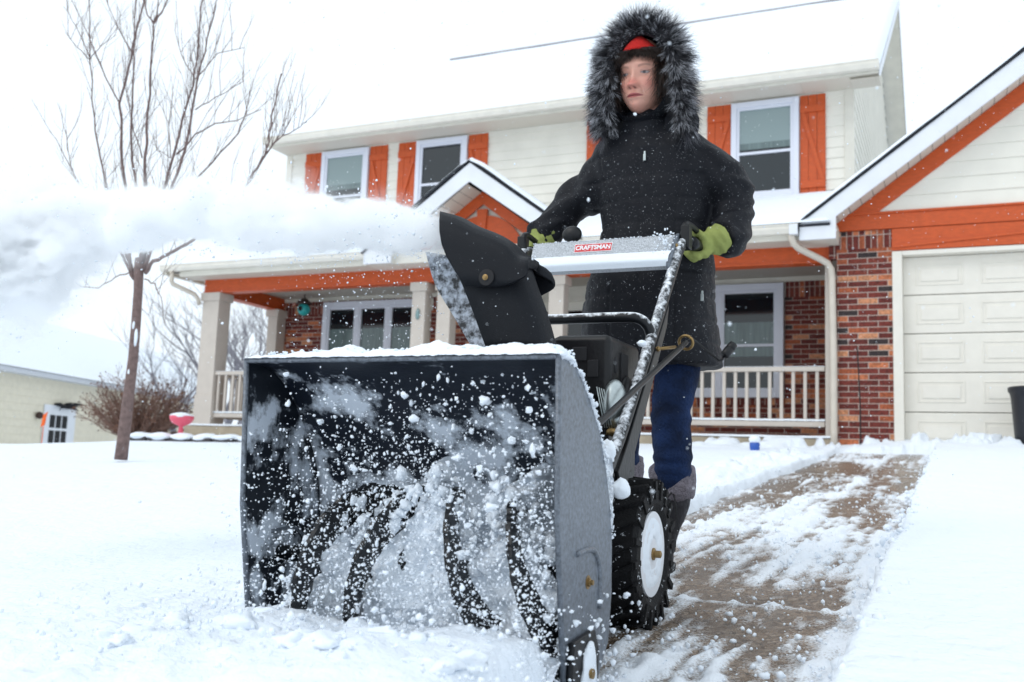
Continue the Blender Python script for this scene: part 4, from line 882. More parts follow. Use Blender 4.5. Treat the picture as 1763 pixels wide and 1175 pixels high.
# chute
def bez(a, b, c, n): return [tuple((1 - t) ** 2 * p + 2 * t * (1 - t) * q + t * t * r for p, q, r in zip(a, b, c)) for t in [i / n for i in range(n + 1)]]
YN, YFa = 1.985, 2.115
Nn = sm([(772, 436), (792, 480), (812, 530), (836, 596)], 4); Bb = sm([(893, 448), (903, 480), (922, 535), (938, 596)], 4); Ff = sm([(734, 434), (750, 490), (782, 545), (812, 596)], 4)
rings = []
for n_, b_, f_ in zip(Nn, Bb, Ff):
    N_ = P(n_[0], n_[1], YN); F_ = P(f_[0], f_[1], YFa); B1 = P(b_[0] - 3, b_[1], YN); B2 = (B1[0], YFa, B1[2])
    L1 = lambda p, q, t: tuple(a + (b - a) * t for a, b in zip(p, q))
    r_ = [F_, L1(F_, B2, .35)] + bez(L1(F_, B2, .6), B2, L1(B2, B1, .45), 5) + bez(L1(B2, B1, .55), B1, L1(B1, N_, .45), 5)[0:] + [L1(B1, N_, .7), N_]
    rings.append(r_)
mb = MB(); mb.loft(rings, False, 0, False); ch = mb.build('discharge_chute', M['plastic'], sb, smooth=True); so_ = ch.modifiers.new('s', 'SOLIDIFY'); so_.thickness = .005; so_.offset = 0
M['chutesnow'] = mat('chute_inside_snow_smeared', (.012, .014, .018), .45, snow=.50, sscale=45, scon=.09, snowcol=(.55, .6, .68))
mb = MB(); mb.loft([[(a[0] - .0, a[1] - .004, a[2]) for a in (r_[0], r_[1], r_[2])] for r_ in rings], False, 0, False); mb.build('snow_smear', M['chutesnow'], ch, smooth=True, fix=False)
T_ = sm([(757, 366), (785, 374), (815, 390), (850, 404), (876, 420), (893, 442), (909, 446), (906, 462)], 4); Bo = sm([(803, 494), (815, 494), (828, 494), (842, 494), (856, 494), (868, 492), (880, 489), (890, 484)], 4)
rings = []; nT = len(T_)
for i, (t_, b_) in enumerate(zip(T_, Bo)):
    u = i / (nT - 1); col_ = []
    def S(v): return (t_[0] + (b_[0] - t_[0]) * v - 16 * math.sin(math.pi * v) * (1 - u) ** 2 + 10 * math.sin(math.pi * v) * u ** 3, t_[1] + (b_[1] - t_[1]) * v)
    yn, yf = 1.968, 2.132; rr_ = .10
    for v in (1, .8, .6, .42, .26): q = S(v); col_.append(P(q[0], q[1], yn + .004 * (1 - v)))
    for v, dy in ((.12, .012), (.04, .03), (0, .055)): q = S(v); col_.append(P(q[0], q[1], yn + dy))
    top = P(*S(0), 2.02)
    for y in (2.05, 2.08): col_.append((top[0] + (y - 2.02) * 0, y, top[2] + .004))
    base = [p for p in col_[:8]]
    for p in reversed(base): col_.append((p[0], yn + yf - p[1], p[2]))
    rings.append(col_)
mb = MB(); mb.loft(rings, False, 0, False); df = mb.build('chute_deflector', M['plastic'], ch, smooth=True); so_ = df.modifiers.new('s', 'SOLIDIFY'); so_.thickness = .006; so_.offset = 0
q = P(836, 478, 1.962); mb = MB(); mb.lathe([(.007, .0), (.007, -.003), (.004, -.004), (.004, -.007)], q, 12, 'Y'); mb.build('hinge_bolt', M['brass'], df); mb = MB(); mb.lathe([(.019, .002), (.019, -.001), (.016, -.0015)], (q[0] + .002, q[1], q[2]), 20, 'Y'); mb.build('bolt_recess', M['dark'], df)
q = P(845, 600, 2.05); mb = MB(); mb.lathe([(.095, -.05), (.095, .0), (.105, .005), (.105, .02), (.09, .022)], (-.925, 2.05, .235), 28); mb.build('chute_ring', M['black'], ch)
mb = MB(); mb.box(-1.05, -.80, 1.86, 2.15, -.05, .20); mb.build('chute_base', M['black'], sb, bevel=.03)
q = P(938, 587, 2.12); mb = MB(); mb.box(q[0] - .03, q[0] + .012, 2.11, 2.14, q[2] - .02, q[2] + .012); mb.build('red_knob', M['red'], sb, bevel=.004)
# engine, shroud and muffler
a = P(949, 572, 2.28); b = P(1052, 575, 2.28)
mb = MB(); mb.box(a[0], b[0], 2.28, 2.53, .17, .338); cov = mb.build('engine_cover', M['black'], sb, bevel=.018)
mb = MB(); mb.box(a[0] + .01, b[0] - .004, 2.285, 2.50, .0, .172); mb.build('shroud', M['black'], cov, bevel=.01)
mb = MB()
for (px0, py0, px1, py1) in ((985, 598, 1010, 622), (1012, 620, 1030, 650), (960, 600, 975, 640)):
    p0, p1 = P(px0, py0, 2.278), P(px1, py1, 2.278); mb.box(p0[0], p1[0], 2.274, 2.279, p1[2], p0[2])
mb.build('vent_recess', M['dark'], cov, bevel=.004)
mb = MB(); mb.box(b[0] - .002, b[0] + .003, 2.36, 2.415, .18, .30); mb.ball((b[0], 2.325, .265), (.004, .014, .022), 2); mb.build('side_opening', M['dark'], cov, bevel=.01)
mb = MB(); mb.ball((b[0] + .005, 2.40, .17), (.02, .06, .075), 3); mb.build('recoil_cover', M['black'], cov, smooth=True)
q = P(1052, 695, 2.27); mb = MB(); mb.ball((q[0], 2.30, q[2]), (.028, .05, .062), 3); mf = mb.build('muffler', M['metal'], sb, smooth=True)
mb = MB()
for k in range(4): mb.tube([(q[0] - .035 + k * .006, 2.262, q[2] + .04 - k * .002), (q[0] - .012 + k * .006, 2.262, q[2] - .06)], .0018, 6)
mb.build('heat_guard', M['metal'], mf, smooth=True)
q = P(1058, 745, 2.27); mb = MB(); mb.ball(q, (.022, .02, .012), 2, .3, 9, 2); mb.tube([(q[0] + .01, q[1] - .01, q[2] + .01), (q[0] + .03, q[1] - .01, q[2] + .02)], .006, 8); mb.ball((q[0] + .016, q[1] - .015, q[2] - .01), .01, 2); mb.build('carburettor', M['brass'], sb, smooth=True)
mb = MB(); mb.box(-1.15, -.785, 2.12, 2.56, -.06, .09); mb.build('engine_block', M['black'], sb, bevel=.02)
mb = MB(); mb.box(-1.10, -.87, 1.98, 2.56, -.26, -.05); mb.build('transmission_case', M['black'], sb, bevel=.015)
mb = MB(); mb.prismX([(2.0, .08), (2.2, .12), (2.28, .0), (2.2, -.14), (2.02, -.16)], -.80, -.79); mb.build('side_bracket', M['black'], sb, bevel=.004)
# handlebars
for sx in (-.725, -1.225):
    pth = sm([(sx, 2.0, -.10), (sx, 2.13, .01), (sx, 2.24, .10), (sx, 2.5, .385), (sx, 2.67, .575), (sx + (.002 if sx > -1 else -.002), 2.74, .655), (sx + (.008 if sx > -1 else -.008), 2.80, .685), (sx + (.012 if sx > -1 else -.012), 2.98, .695)], 5)
    mb = MB(); mb.tube(pth, .0155, 12); hb = mb.build('handlebar', M['blacktube'], sb, smooth=True)
    gx_ = sx + (.012 if sx > -1 else -.012); mb = MB(); mb.tube([(gx_, 2.82, .687), (gx_, 2.86, .69), (gx_, 2.985, .696), (gx_, 2.99, .696)], [.021, .02, .02, .012], 12); mb.build('grip', M['black'], hb, smooth=True)
    s_ = 1 if sx > -1 else -1
    mb = MB(); lv = sm([(gx_ - .008 * s_, 2.76, .68), (gx_ - .004 * s_, 2.765, .725), (gx_, 2.80, .737), (gx_ + .004 * s_, 2.88, .735), (gx_ + .004 * s_, 2.96, .725)], 4); mb.tube(lv, [.011] * 3 + [.010] * (len(lv) - 3), 8); mb.box(gx_ - .013, gx_ + .013, 2.75, 2.79, .655, .725); mb.build('clutch_lever', M['black'], hb, smooth=False, bevel=.004)
    mb = MB(); mb.prismX([(2.20, .0), (2.27, .07), (2.62, .47), (2.60, .40), (2.33, .05), (2.25, -.06)], sx - .006, sx + .006); mb.build('handle_brace', M['black'], hb, bevel=.003)
mb = MB(); a = P(1000, 549, 2.45); zc_ = a[2]
mb.tube(sm([(-1.225, 2.49, .37), (-1.215, 2.455, zc_ - .008), (-1.18, 2.45, zc_), (-.97, 2.45, zc_), (-.80, 2.45, zc_), (-.757, 2.455, zc_ - .004), (-.735, 2.465, zc_ - .022), (-.727, 2.475, zc_ - .05)], 5), .014, 12)
mb.build('cross_bar', M['blacktube'], sb, smooth=True)
# control panel
pts = [(2.80, .695), (2.755, .697), (2.742, .690), (2.722, .640), (2.70, .628), (2.675, .618), (2.66, .603), (2.66, .588), (2.70, .582), (2.80, .66)]
a = P(897, 470, 2.67)[0]; b = P(1150, 460, 2.68)[0]
mb = MB(); mb.prismX(pts, a + .006, b); pan = mb.build('control_panel', M['panel'], sb, bevel=.004)
mb = MB(); mb.prismX([(2.80, .70), (2.76, .703), (2.735, .69), (2.69, .635), (2.65, .605), (2.652, .58), (2.69, .555), (2.72, .57), (2.80, .66)], b + .0005, b + .012); mb.build('panel_end', M['plate'], pan, bevel=.004)
for q in ((2.72, .655), (2.69, .60)): mb = MB(); mb.ball((b + .014, q[0], q[1]), (.005, .008, .008), 2); mb.build('rivet', M['brass'], pan, smooth=True)
XX, VV = np.meshgrid(np.linspace(a + .004, b + .008, 300), np.linspace(0, 1, 24))
pf = np.array([(2.722, .642), (2.705, .634), (2.685, .628), (2.662, .614), (2.650, .598), (2.658, .584)]); tt = np.linspace(0, 1, 6)
YY = np.interp(VV, tt, pf[:, 0]); ZZ = np.interp(VV, tt, pf[:, 1]); bl = np.sin(np.pi * VV) ** .7 * (.005 + .003 * fb(XX, VV, 12, 4)); grid_mesh('settled_snow', XX, YY - bl * .7, ZZ + bl, M['panelsnow'], pan)
mb = MB(); xs = np.linspace(a + .01, b + .005, 60)
vv, ff = clumps(np.stack([rs.uniform(a, b, 420), rs.uniform(2.75, 2.79, 420), np.full(420, .697)], -1), rs.uniform(.001, .0028, 420), 1, .5, 8)
vb, fb2 = clumps(np.stack([np.full(90, b - .015) + .02 * rs.randn(90), rs.uniform(2.66, 2.75, 90), .61 + .09 * rs.rand(90)], -1), rs.uniform(.0015, .004, 90), 1, .5, 9)
V, Fc = merge([(vv, ff), (vb, fb2)]); soup('snow_crust', V, Fc, SNOW, pan)['kind'] = 'stuff'
# badge with lettering on the tilted face
n0 = np.array([2.742, .690]); n1 = np.array([2.722, .640]); dn = (n0 - n1) / np.linalg.norm(n0 - n1); nrm = (-dn[1], dn[0])
tl = P(989, 421, 2.727)[0]; tr_ = P(1052, 418, 2.727)[0]; cxm = (tl + tr_) / 2; zc2 = .668; yc2 = 2.742 - (.690 - zc2) * .4
ang = math.atan2(dn[1], dn[0]); RX = Matrix.Rotation(ang, 4, 'X')
def on_panel(x, v, off): return (x, yc2 + dn[0] * v + nrm[0] * off, zc2 + dn[1] * v + nrm[1] * off)
hw, hh = (tr_ - tl) / 2 + .002, .0155
mb = MB(); mb.add([on_panel(cxm - hw, -hh, .0012), on_panel(cxm + hw, -hh, .0012), on_panel(cxm + hw, hh, .0012), on_panel(cxm - hw, hh, .0012)], [(0, 1, 2, 3)]); bd = mb.build('brand_badge', M['badgewhite'], pan, fix=False)
h2, v2 = hw - .002, hh - .002
mb = MB(); mb.add([on_panel(cxm - h2, -v2, .0018), on_panel(cxm + h2, -v2, .0018), on_panel(cxm + h2, v2, .0018), on_panel(cxm - h2, v2, .0018)], [(0, 1, 2, 3)]); mb.build('badge_field', mat('red_badge_dusted', (.55, .008, .015), .5, snow=.38, sscale=260, scon=.06), bd, fix=False)
cu = bpy.data.curves.new('lettering', 'FONT'); cu.body = 'CRAFTSMAN'; cu.align_x = 'CENTER'; cu.align_y = 'CENTER'; cu.size = .024; cu.offset = .0006; cu.extrude = .0004; cu.space_character = .95
to = bpy.data.objects.new('tmp', cu); col.objects.link(to); dg = bpy.context.evaluated_depsgraph_get(); me = bpy.data.meshes.new_from_object(to.evaluated_get(dg)); bpy.data.objects.remove(to)
wx = max(v.co.x for v in me.vertices) - min(v.co.x for v in me.vertices); sxx = (2 * h2 - .006) / wx
for v in me.vertices:
    x, y, z = v.co; v.co = on_panel(cxm + x * sxx, y * .88, .0022 + z)
me.materials.append(M['badgewhite']); to = bpy.data.objects.new('lettering', me); col.objects.link(to); attach(to, bd)
# joystick knob, crank and rod
q = P(985, 404, 2.80); mb = MB(); mb.ball(q, (.032, .02, .027), 3); mb.tube([q, (q[0], q[1], q[2] - .06)], .008, 8); mb.build('chute_joystick', M['black'], sb, smooth=True)
q0 = PX(1030, 730, -.69); q1 = PX(1181, 590, -.66); d0 = (Vector(q0) - Vector(q1)).normalized()
mb = MB(); mb.tube([Vector(q0) + d0 * .18, q0, q1], .0075, 8); rod = mb.build('chute_crank_rod', M['black'], sb, smooth=True)
c1 = P(1190, 582, 2.60); c2 = P(1238, 621, 2.68); c2b = P(1243, 620, 2.68); c3 = P(1246, 614, 2.69); c4 = P(1263, 593, 2.71)
mb = MB(); mb.tube([q1, c1, c2, c2b, c3], .0035, 8); mb.build('crank_arm', M['black'], rod, smooth=True)
mb = MB(); mb.tube([c3, Vector(c3).lerp(Vector(c4), .05), Vector(c3).lerp(Vector(c4), .6), Vector(c3).lerp(Vector(c4), .62), Vector(c3).lerp(Vector(c4), .68), c4], [.009, .013, .0135, .010, .0135, .012], 12); mb.build('crank_knob', M['black'], rod, smooth=True)
mb = MB(); tb = P(1133, 601, 2.50); rc = Vector(q1) + Vector((0, .0, .0)); mb.tube([tb, P(1163, 598, 2.56)], .0045, 8)
ax1 = (Vector(q1) - Vector(q0)).normalized(); u1 = ax1.orthogonal().normalized(); w1 = ax1.cross(u1)
mb.tube([rc + (u1 * math.cos(t) + w1 * math.sin(t)) * .019 for t in [2 * math.pi * k / 20 for k in range(21)]], .004, 8); mb.ball(tb, .008, 1); mb.build('eye_bolt', M['brass'], rod, smooth=True)
# wheels
def wheel(cx_, sg):
    c = (cx_, 2.40, -.197); Rr, hwid = .178, .066
    mb = MB(); mb.lathe([(.100, -hwid * .8), (.125, -hwid), (.155, -hwid), (.168, -hwid * .85), (.172, -hwid * .3), (.172, hwid * .3), (.168, hwid * .85), (.155, hwid), (.125, hwid), (.100, hwid * .8)], c, 56, 'X')
    nl = 20
    for k in range(nl):
        for s_ in (-1, 1):
            a = 2 * math.pi * (k + (.5 if s_ > 0 else 0)) / nl; da = .10
            V = []
            for r_ in (.166, .188):
                for (h, o_) in ((0.004 * s_, .11), (hwid * .98 * s_, -.06)):
                    for d_ in (-da / 2, da / 2):
                        aa = a + o_ + d_ * (1.0 if r_ < .17 else .8); V.append((c[0] + h, c[1] + r_ * math.cos(aa) * (1 if h == .004 * s_ else .985), c[2] + r_ * math.sin(aa) * (1 if h == .004 * s_ else .985)))
            mb.add(V, [(0, 1, 3, 2), (4, 6, 7, 5), (0, 4, 5, 1), (2, 3, 7, 6), (0, 2, 6, 4), (1, 5, 7, 3)])
            V = []      # shoulder lug running down the sidewall
            for r_ in (.135, .180):
                for h in (hwid * .9 * s_, (hwid + .005) * s_):
                    for d_ in (-.045, .045): aa = a - .07 + d_; V.append((c[0] + h, c[1] + r_ * math.cos(aa), c[2] + r_ * math.sin(aa)))
            if k % 1 == 0: mb.add(V, [(0, 1, 3, 2), (4, 6, 7, 5), (0, 4, 5, 1), (2, 3, 7, 6), (0, 2, 6, 4), (1, 5, 7, 3)])
    w_ = mb.build('wheel', M['rubber'], sb)
    mb = MB(); mb.lathe([(.104, sg * (hwid - .006)), (.104, sg * (hwid - .018)), (.02, sg * (hwid - .03)), (.01, sg * (hwid - .03))], c, 40, 'X'); rm = mb.build('rim', M['white'], w_)
    # snow packed in the rim
    th, rr_ = np.meshgrid(np.linspace(0, 2 * np.pi, 90), np.linspace(0, 1, 16)); ragged = .100 + .008 * fbm(np.stack([np.cos(th) * 4, np.sin(th) * 4, th * 0], -1), 3)
    rad_ = rr_ * ragged; bulge = .006 * np.sqrt(np.clip(1 - rr_ ** 4, 0, 1)) + .004 * fbm(np.stack([np.cos(th) * rad_ * 60, np.sin(th) * rad_ * 60, th * 0 + 2], -1), 3) * (1 - rr_ ** 4)
    grid_mesh('packed_snow', cx_ + sg * (hwid - .010 + bulge - .008 * (rr_ < .35)), c[1] + rad_ * np.cos(th), c[2] + rad_ * np.sin(th), M['panelsnow'], rm)
    mb = MB(); mb.lathe([(.015, 0), (.015, .010), (.009, .012), (.009, .026), (.004, .028)], (cx_ + sg * (hwid - .012) - (0 if sg > 0 else .028), c[1], c[2]), 14, 'X'); mb.build('hub_nut', M['brass'], w_)
    mb = MB(); mb.tube([(cx_, c[1], c[2]), (-.975, c[1], c[2])], .014, 8); mb.build('axle', M['black'], w_)
wheel(-.750, 1); wheel(-1.20, -1)
# snow lying on the machine
XX, YY = np.meshgrid(np.linspace(XL - .006, XR + .006, 420), np.linspace(1.577, 1.73, 60))
base = np.interp(YY, prn[:12, 0], prn[:12, 1]); base = np.where(YY < 1.588, .200, base)
hump = lambda c, s_, h: h * np.exp(-((XX - c) / s_) ** 2)
v_ = (YY - 1.577) / .153; h = (.013 + hump(-1.10, .035, .026) + hump(-1.17, .04, .010) + hump(-1.0, .03, .012) + hump(-.90, .05, .024) + hump(-.83, .03, .014) + hump(-.74, .05, .026) + hump(-.66, .025, .014))
h = h * np.sin(np.pi * np.clip(v_, 0, 1)) ** .45 * (1 + .45 * fb(XX, YY, 26, 4)) + .0015 * fb(XX, YY, 90, 2); h = h * sstep(XL - .006, XL + .02, XX) * sstep(XR + .006, XR - .004, XX)
grid_mesh('snow_on_housing', XX, YY, base + np.maximum(h, -.002) + .001, M['panelsnow'], hs_)
vv, ff = clumps(np.stack([rs.uniform(XL, XR, 700), 1.59 + .1 * rs.rand(700), .207 + .012 * rs.rand(700)], -1), .0012 + .003 * rs.rand(700) ** 2, 1, .6, 21)
sarr = np.array(side[:9]); t_ = rs.rand(500) * 7.9; i_ = t_.astype(int); f_ = t_ - i_; pp = sarr[i_] * (1 - f_[:, None]) + sarr[i_ + 1] * f_[:, None]
v2_, f2_ = clumps(np.stack([XR + .002 + .004 * rs.randn(500), pp[:, 0], pp[:, 1] + .002], -1), .0015 + .004 * rs.rand(500) ** 2 * (1.6 - t_ / 8), 1, .6, 22)
V, Fc = merge([(vv, ff), (v2_, f2_)]); soup('snow_crust', V, Fc, SNOW, hs_)['kind'] = 'stuff'
mb = MB(); q = PX(1068, 842, -.69); mb.ball(q, (.022, .035, .022), 3, .35, 6, 5); q = PX(1045, 778, -.70); mb.ball((q[0], q[1], q[2]), (.018, .018, .026), 3, .4, 6, 7); q = PX(1105, 592, -.72); mb.ball(q, (.012, .02, .010), 2, .4, 6, 8)
split(mb.build('snow_lump', M['panelsnow'], sb, smooth=True))
# ================================================================ CHURNED AND FLYING SNOW
rs = np.random.RandomState(12)
XX, ZZ = np.meshgrid(np.linspace(XL + .012, XR - .004, 420), np.linspace(-.42, .03, 300))
topz = -.20 + .16 * np.exp(-((XX + .93) / .075) ** 2) + .13 * np.exp(-((XX + .76) / .05) ** 2) + .07 * np.exp(-((XX + 1.10) / .10) ** 2) + .03 * fbm(np.stack([XX * 12, XX * 0, XX * 0 + 3], -1), 3) - .16 * np.exp(-((XX - XL) / .07) ** 2) - .05 * np.exp(-((XX - XR) / .03) ** 2)
xs_t = XX[0]; tz_t = topz[0]
q3 = np.stack([XX, ZZ * 1.0, XX * 0 + 2], -1)
fold = sstep(-.06, .12, ZZ - topz + .09 * fbm(q3 * 22, 4)); bot = sstep(-.30, -.40, ZZ)
YY = 1.672 + .035 * fbm(q3 * 9, 3) + .022 * fbm(q3 * 30, 4) + .006 * fbm(q3 * 110, 3) + .24 * fold - .10 * bot
tag(grid_mesh('churned_snow', XX, YY, ZZ, M['panelsnow']), 'heaped snow churned by the auger inside the blower housing', 'snow', kind='stuff')
parts = []
n = 420; x = rs.uniform(-1.2, -.66, n); z = np.interp(x, xs_t, tz_t) + .03 * rs.randn(n) - .01; parts.append(clumps(np.stack([x, rs.uniform(1.64, 1.76, n), z], -1), .003 + .012 * rs.rand(n) ** 2, 2, .9, 40))
n = 1500; x = rs.uniform(-1.28, -.645, n); t = (x + 1.28) / .635; z = -.33 + .5 * rs.rand(n) ** (1.6 - .7 * t); keep = rs.rand(n) < .18 + .82 * np.clip(t * 1.3 - .1, 0, 1) ** 1.0; x, z = x[keep], z[keep]
y = rs.uniform(1.50, 1.70, len(x)); parts.append(clumps(np.stack([x, y, z], -1), (.0007 + .0038 * rs.rand(len(x)) ** 4)[:, None] * rs.uniform(.5, 1.7, (len(x), 3)), 2, 1.2, 41))
n = 15000; x = np.clip(-.88 + .2 * rs.randn(n), -1.29, -.64); z = -.2 + .15 * rs.randn(n); k = (z < .17) & (z > -.38); x, z = x[k], z[k]; y = rs.uniform(1.45, 1.72, len(x)); parts.append(clumps(np.stack([x, y, z], -1), (.0004 + .0015 * rs.rand(len(x)) ** 2)[:, None] * rs.uniform(.5, 2.2, (len(x), 3)), 1, .8, 42))
n = 16; x = -.78 + .09 * rs.randn(n); x = np.clip(x, -.95, -.65); z = rs.uniform(-.3, .13, n); parts.append(clumps(np.stack([x, rs.uniform(1.5, 1.66, n), z], -1), rs.uniform(.005, .010, n), 2, 1.1, 43))
n = 900; x = rs.uniform(-1.45, -.55, n); y = rs.uniform(1.15, 1.66, n); z0_ = lawn_z(x, y); parts.append(clumps(np.stack([x, y, z0_ + .10 * rs.rand(n) ** 2.5], -1), .001 + .005 * rs.rand(n) ** 3, 1, .7, 44))
n = 420; x = rs.uniform(-.66, -.58, n); y = rs.uniform(1.55, 2.0, n); z = -.43 + .2 * rs.rand(n) ** 2; parts.append(clumps(np.stack([x, y, z], -1), .001 + .006 * rs.rand(n) ** 2.5, 1, .7, 45))
V, Fc = merge(parts); tag(soup('flying_snow', V, Fc, SNOW, loc=(-.9, 1.6, -.4)), 'spray of snow lumps bursting out of the auger housing', 'snow', kind='stuff')
# piled snow pushed ahead of the housing
parts = []; n = 30; x = rs.uniform(-1.5, -.68, n); y = 1.28 + .36 * rs.rand(n); parts.append(clumps(np.stack([x, y, lawn_z(x, y) - .005], -1), rs.uniform(.012, .035, n)[:, None] * np.array([1.2, 1.1, .6]), 3, 1.1, 51))
n = 26; x = rs.uniform(-.70, -.60, n); y = rs.uniform(1.5, 1.85, n); parts.append(clumps(np.stack([x, y, drive_z(x, y) + .01], -1), rs.uniform(.008, .026, n)[:, None] * np.array([1.2, 1.2, .8]), 3, .7, 52))
V, Fc = merge(parts); tag(soup('pushed_snow', V, Fc, M['panelsnow'], loc=(-1.1, 1.5, -.4)), 'low mound of broken snow pushed ahead of the blower', 'snow', kind='stuff')
# falling flakes
n = 5200; d = (.8 ** 3 + (10 ** 3 - .8 ** 3) * rs.rand(n)) ** (1 / 3); px = rs.uniform(-40, 1800, n); py = rs.uniform(-40, 1200, n)
C = (CM.T @ np.stack([(px - CX) / F * d, (py - CY) / F * d, d])).T; k = C[:, 2] > lawn_z(C[:, 0], C[:, 1]) + .05; C = C[k]
n2 = 900; d = 1.0 + 2.0 * rs.rand(n2); px = rs.uniform(0, 1763, n2); py = rs.uniform(0, 1100, n2); C2 = (CM.T @ np.stack([(px - CX) / F * d, (py - CY) / F * d, d])).T
k = (C2[:, 2] > -.2); C2 = C2[k]; rad = np.concatenate([.0012 + .0022 * rs.rand(len(C)) ** 2, .0004 + .0011 * rs.rand(len(C2)) ** 2.5])
V, Fc = clumps(np.concatenate([C, C2]), rad, 1, .5, 61); tag(soup('falling_snow', V, Fc, SNOW, loc=(-1, 4, 0)), 'light snowflakes drifting down through the air', 'snow', kind='stuff')
# ================================================================ THROWN SNOW (discharge plume)
def plume():
    pts = [(772, 402, 30), (730, 398, 36), (690, 392, 41), (640, 388, 44), (560, 382, 47), (490, 376, 54), (440, 374, 54), (390, 373, 50), (330, 376, 46), (250, 379, 45), (190, 384, 52), (120, 400, 74), (50, 420, 102), (0, 436, 122), (-80, 458, 145)]
    ctr = [P(a, b, 2.05) for a, b, c in pts]; rad = [1.12 * c / F * (p[1] * .93 - p[0] * .41) * 1.0 for p, (a, b, c) in zip(ctr, pts)]
    mb = MB(); rings = []
    for p, r_ in zip(ctr, rad): rings.append([(p[0], p[1] + math.cos(a) * r_ * 1.5, p[2] + math.sin(a) * r_ * 1.75) for a in [2 * math.pi * k / 20 for k in range(20)]])
    mb.loft(rings)
    m = bpy.data.materials.new('airborne_snow'); m.use_nodes = True; n = m.node_tree; L = n.links.new
    n.nodes.remove(n.nodes['Principled BSDF']); vol = n.nodes.new('ShaderNodeVolumePrincipled'); L(vol.outputs[0], n.nodes['Material Output'].inputs['Volume'])
    vol.inputs['Color'].default_value = (.988, .994, 1, 1); vol.inputs['Anisotropy'].default_value = 0
    g = n.nodes.new('ShaderNodeNewGeometry'); sp = n.nodes.new('ShaderNodeSeparateXYZ'); L(g.outputs['Position'], sp.inputs[0])
    x0, x1 = ctr[-1][0], ctr[0][0]
    mr = n.nodes.new('ShaderNodeMapRange'); mr.inputs[1].default_value = x0; mr.inputs[2].default_value = x1; L(sp.outputs[0], mr.inputs[0])
    def curve(vals, lo, hi):
        fc = n.nodes.new('ShaderNodeFloatCurve'); c = fc.mapping.curves[0]; pp = sorted([((p[0] - x0) / (x1 - x0), (v - lo) / (hi - lo)) for p, v in zip(ctr, vals)])
        while len(c.points) < len(pp): c.points.new(.5, .5)
        for q, (a, b) in zip(c.points, pp): q.location = (a, b)
        fc.mapping.update(); L(mr.outputs[0], fc.inputs['Value']); m2 = n.nodes.new('ShaderNodeMapRange'); m2.inputs[3].default_value = lo; m2.inputs[4].default_value = hi; L(fc.outputs[0], m2.inputs[0]); return m2.outputs[0]
    def math_(op, a, b=None, c=None):
        q = n.nodes.new('ShaderNodeMath'); q.operation = op
        for i, v in enumerate((a, b, c)):
            if v is None: continue
            if isinstance(v, (int, float)): q.inputs[i].default_value = v
            else: L(v, q.inputs[i])
        return q.outputs[0]
    zc = curve([p[2] for p in ctr], .3, 1.0); rc_ = curve(rad, 0, .2)
    dz = math_('SUBTRACT', sp.outputs[2], zc); dy = math_('SUBTRACT', sp.outputs[1], 2.05)
    r2 = math_('SQRT', math_('ADD', math_('MULTIPLY', dz, dz), math_('MULTIPLY', dy, dy))); rn = math_('DIVIDE', r2, rc_)
    def noise_(scale, det, stretch=(1, 1, 1)):
        mp = n.nodes.new('ShaderNodeMapping'); mp.inputs['Scale'].default_value = stretch; L(g.outputs['Position'], mp.inputs[0]); q = n.nodes.new('ShaderNodeTexNoise'); q.inputs['Scale'].default_value = scale; q.inputs['Detail'].default_value = det; L(mp.outputs[0], q.inputs['Vector']); return q.outputs['Fac']
    nA0 = noise_(7, 2, (.8, 1, 1.1)); nB = noise_(26, 4, (.7, 1, 1.2)); nA = math_('ADD', math_('MULTIPLY', nA0, .68), math_('MULTIPLY', nB, .32))
    v = math_('SUBTRACT', math_('ADD', 1.0, math_('MULTIPLY', math_('SUBTRACT', nA, .5), 3.3)), rn)
    s_ = n.nodes.new('ShaderNodeMapRange'); s_.interpolation_type = 'SMOOTHSTEP'; s_.inputs[1].default_value = .0; s_.inputs[2].default_value = .30; s_.inputs[4].default_value = 48; L(v, s_.inputs[0])
    mist = n.nodes.new('ShaderNodeMapRange'); mist.inputs[1].default_value = -.65; mist.inputs[2].default_value = .3; mist.inputs[4].default_value = 2.6; L(v, mist.inputs[0])
    L(math_('ADD', s_.outputs[0], mist.outputs[0]), vol.inputs['Density'])
    o = mb.build('thrown_snow', m, smooth=True, loc=(0, 0, 0)); tag(o, 'long soft plume of powder snow flying left from the chute', 'snow', kind='stuff')
    m.cycles.volume_step_rate = .6
    # solid grains and lumps riding in and around it
    n = 2600; t = rs.rand(n) * (len(ctr) - 1.01); i = t.astype(int); f = t - i; c = np.array(ctr); rr_ = np.array(rad)
    C = c[i] * (1 - f[:, None]) + c[i + 1] * f[:, None]; r_ = rr_[i] * (1 - f) + rr_[i + 1] * f; a = rs.rand(n) * 6.28; u = .98 + .3 * np.abs(rs.randn(n))
    C = C + np.stack([0 * a, np.cos(a) * r_ * u, np.sin(a) * r_ * u], -1); v1, f1 = clumps(C, .0006 + .0030 * rs.rand(n) ** 4, 1, .6, 71)
    n = 500; C = np.stack([rs.uniform(-1.55, -1.12, n), rs.uniform(1.95, 2.15, n), rs.uniform(.28, .52, n) + .0], -1); v2, f2 = clumps(C, .0006 + .002 * rs.rand(n) ** 3, 1, .6, 72)
    V, Fc = merge([(v1, f1), (v2, f2)]); tag(soup('snow_grains', V, Fc, SNOW, loc=(-2, 2, .6)), 'loose grains of snow spraying around the thrown plume', 'snow', kind='stuff')
plume()
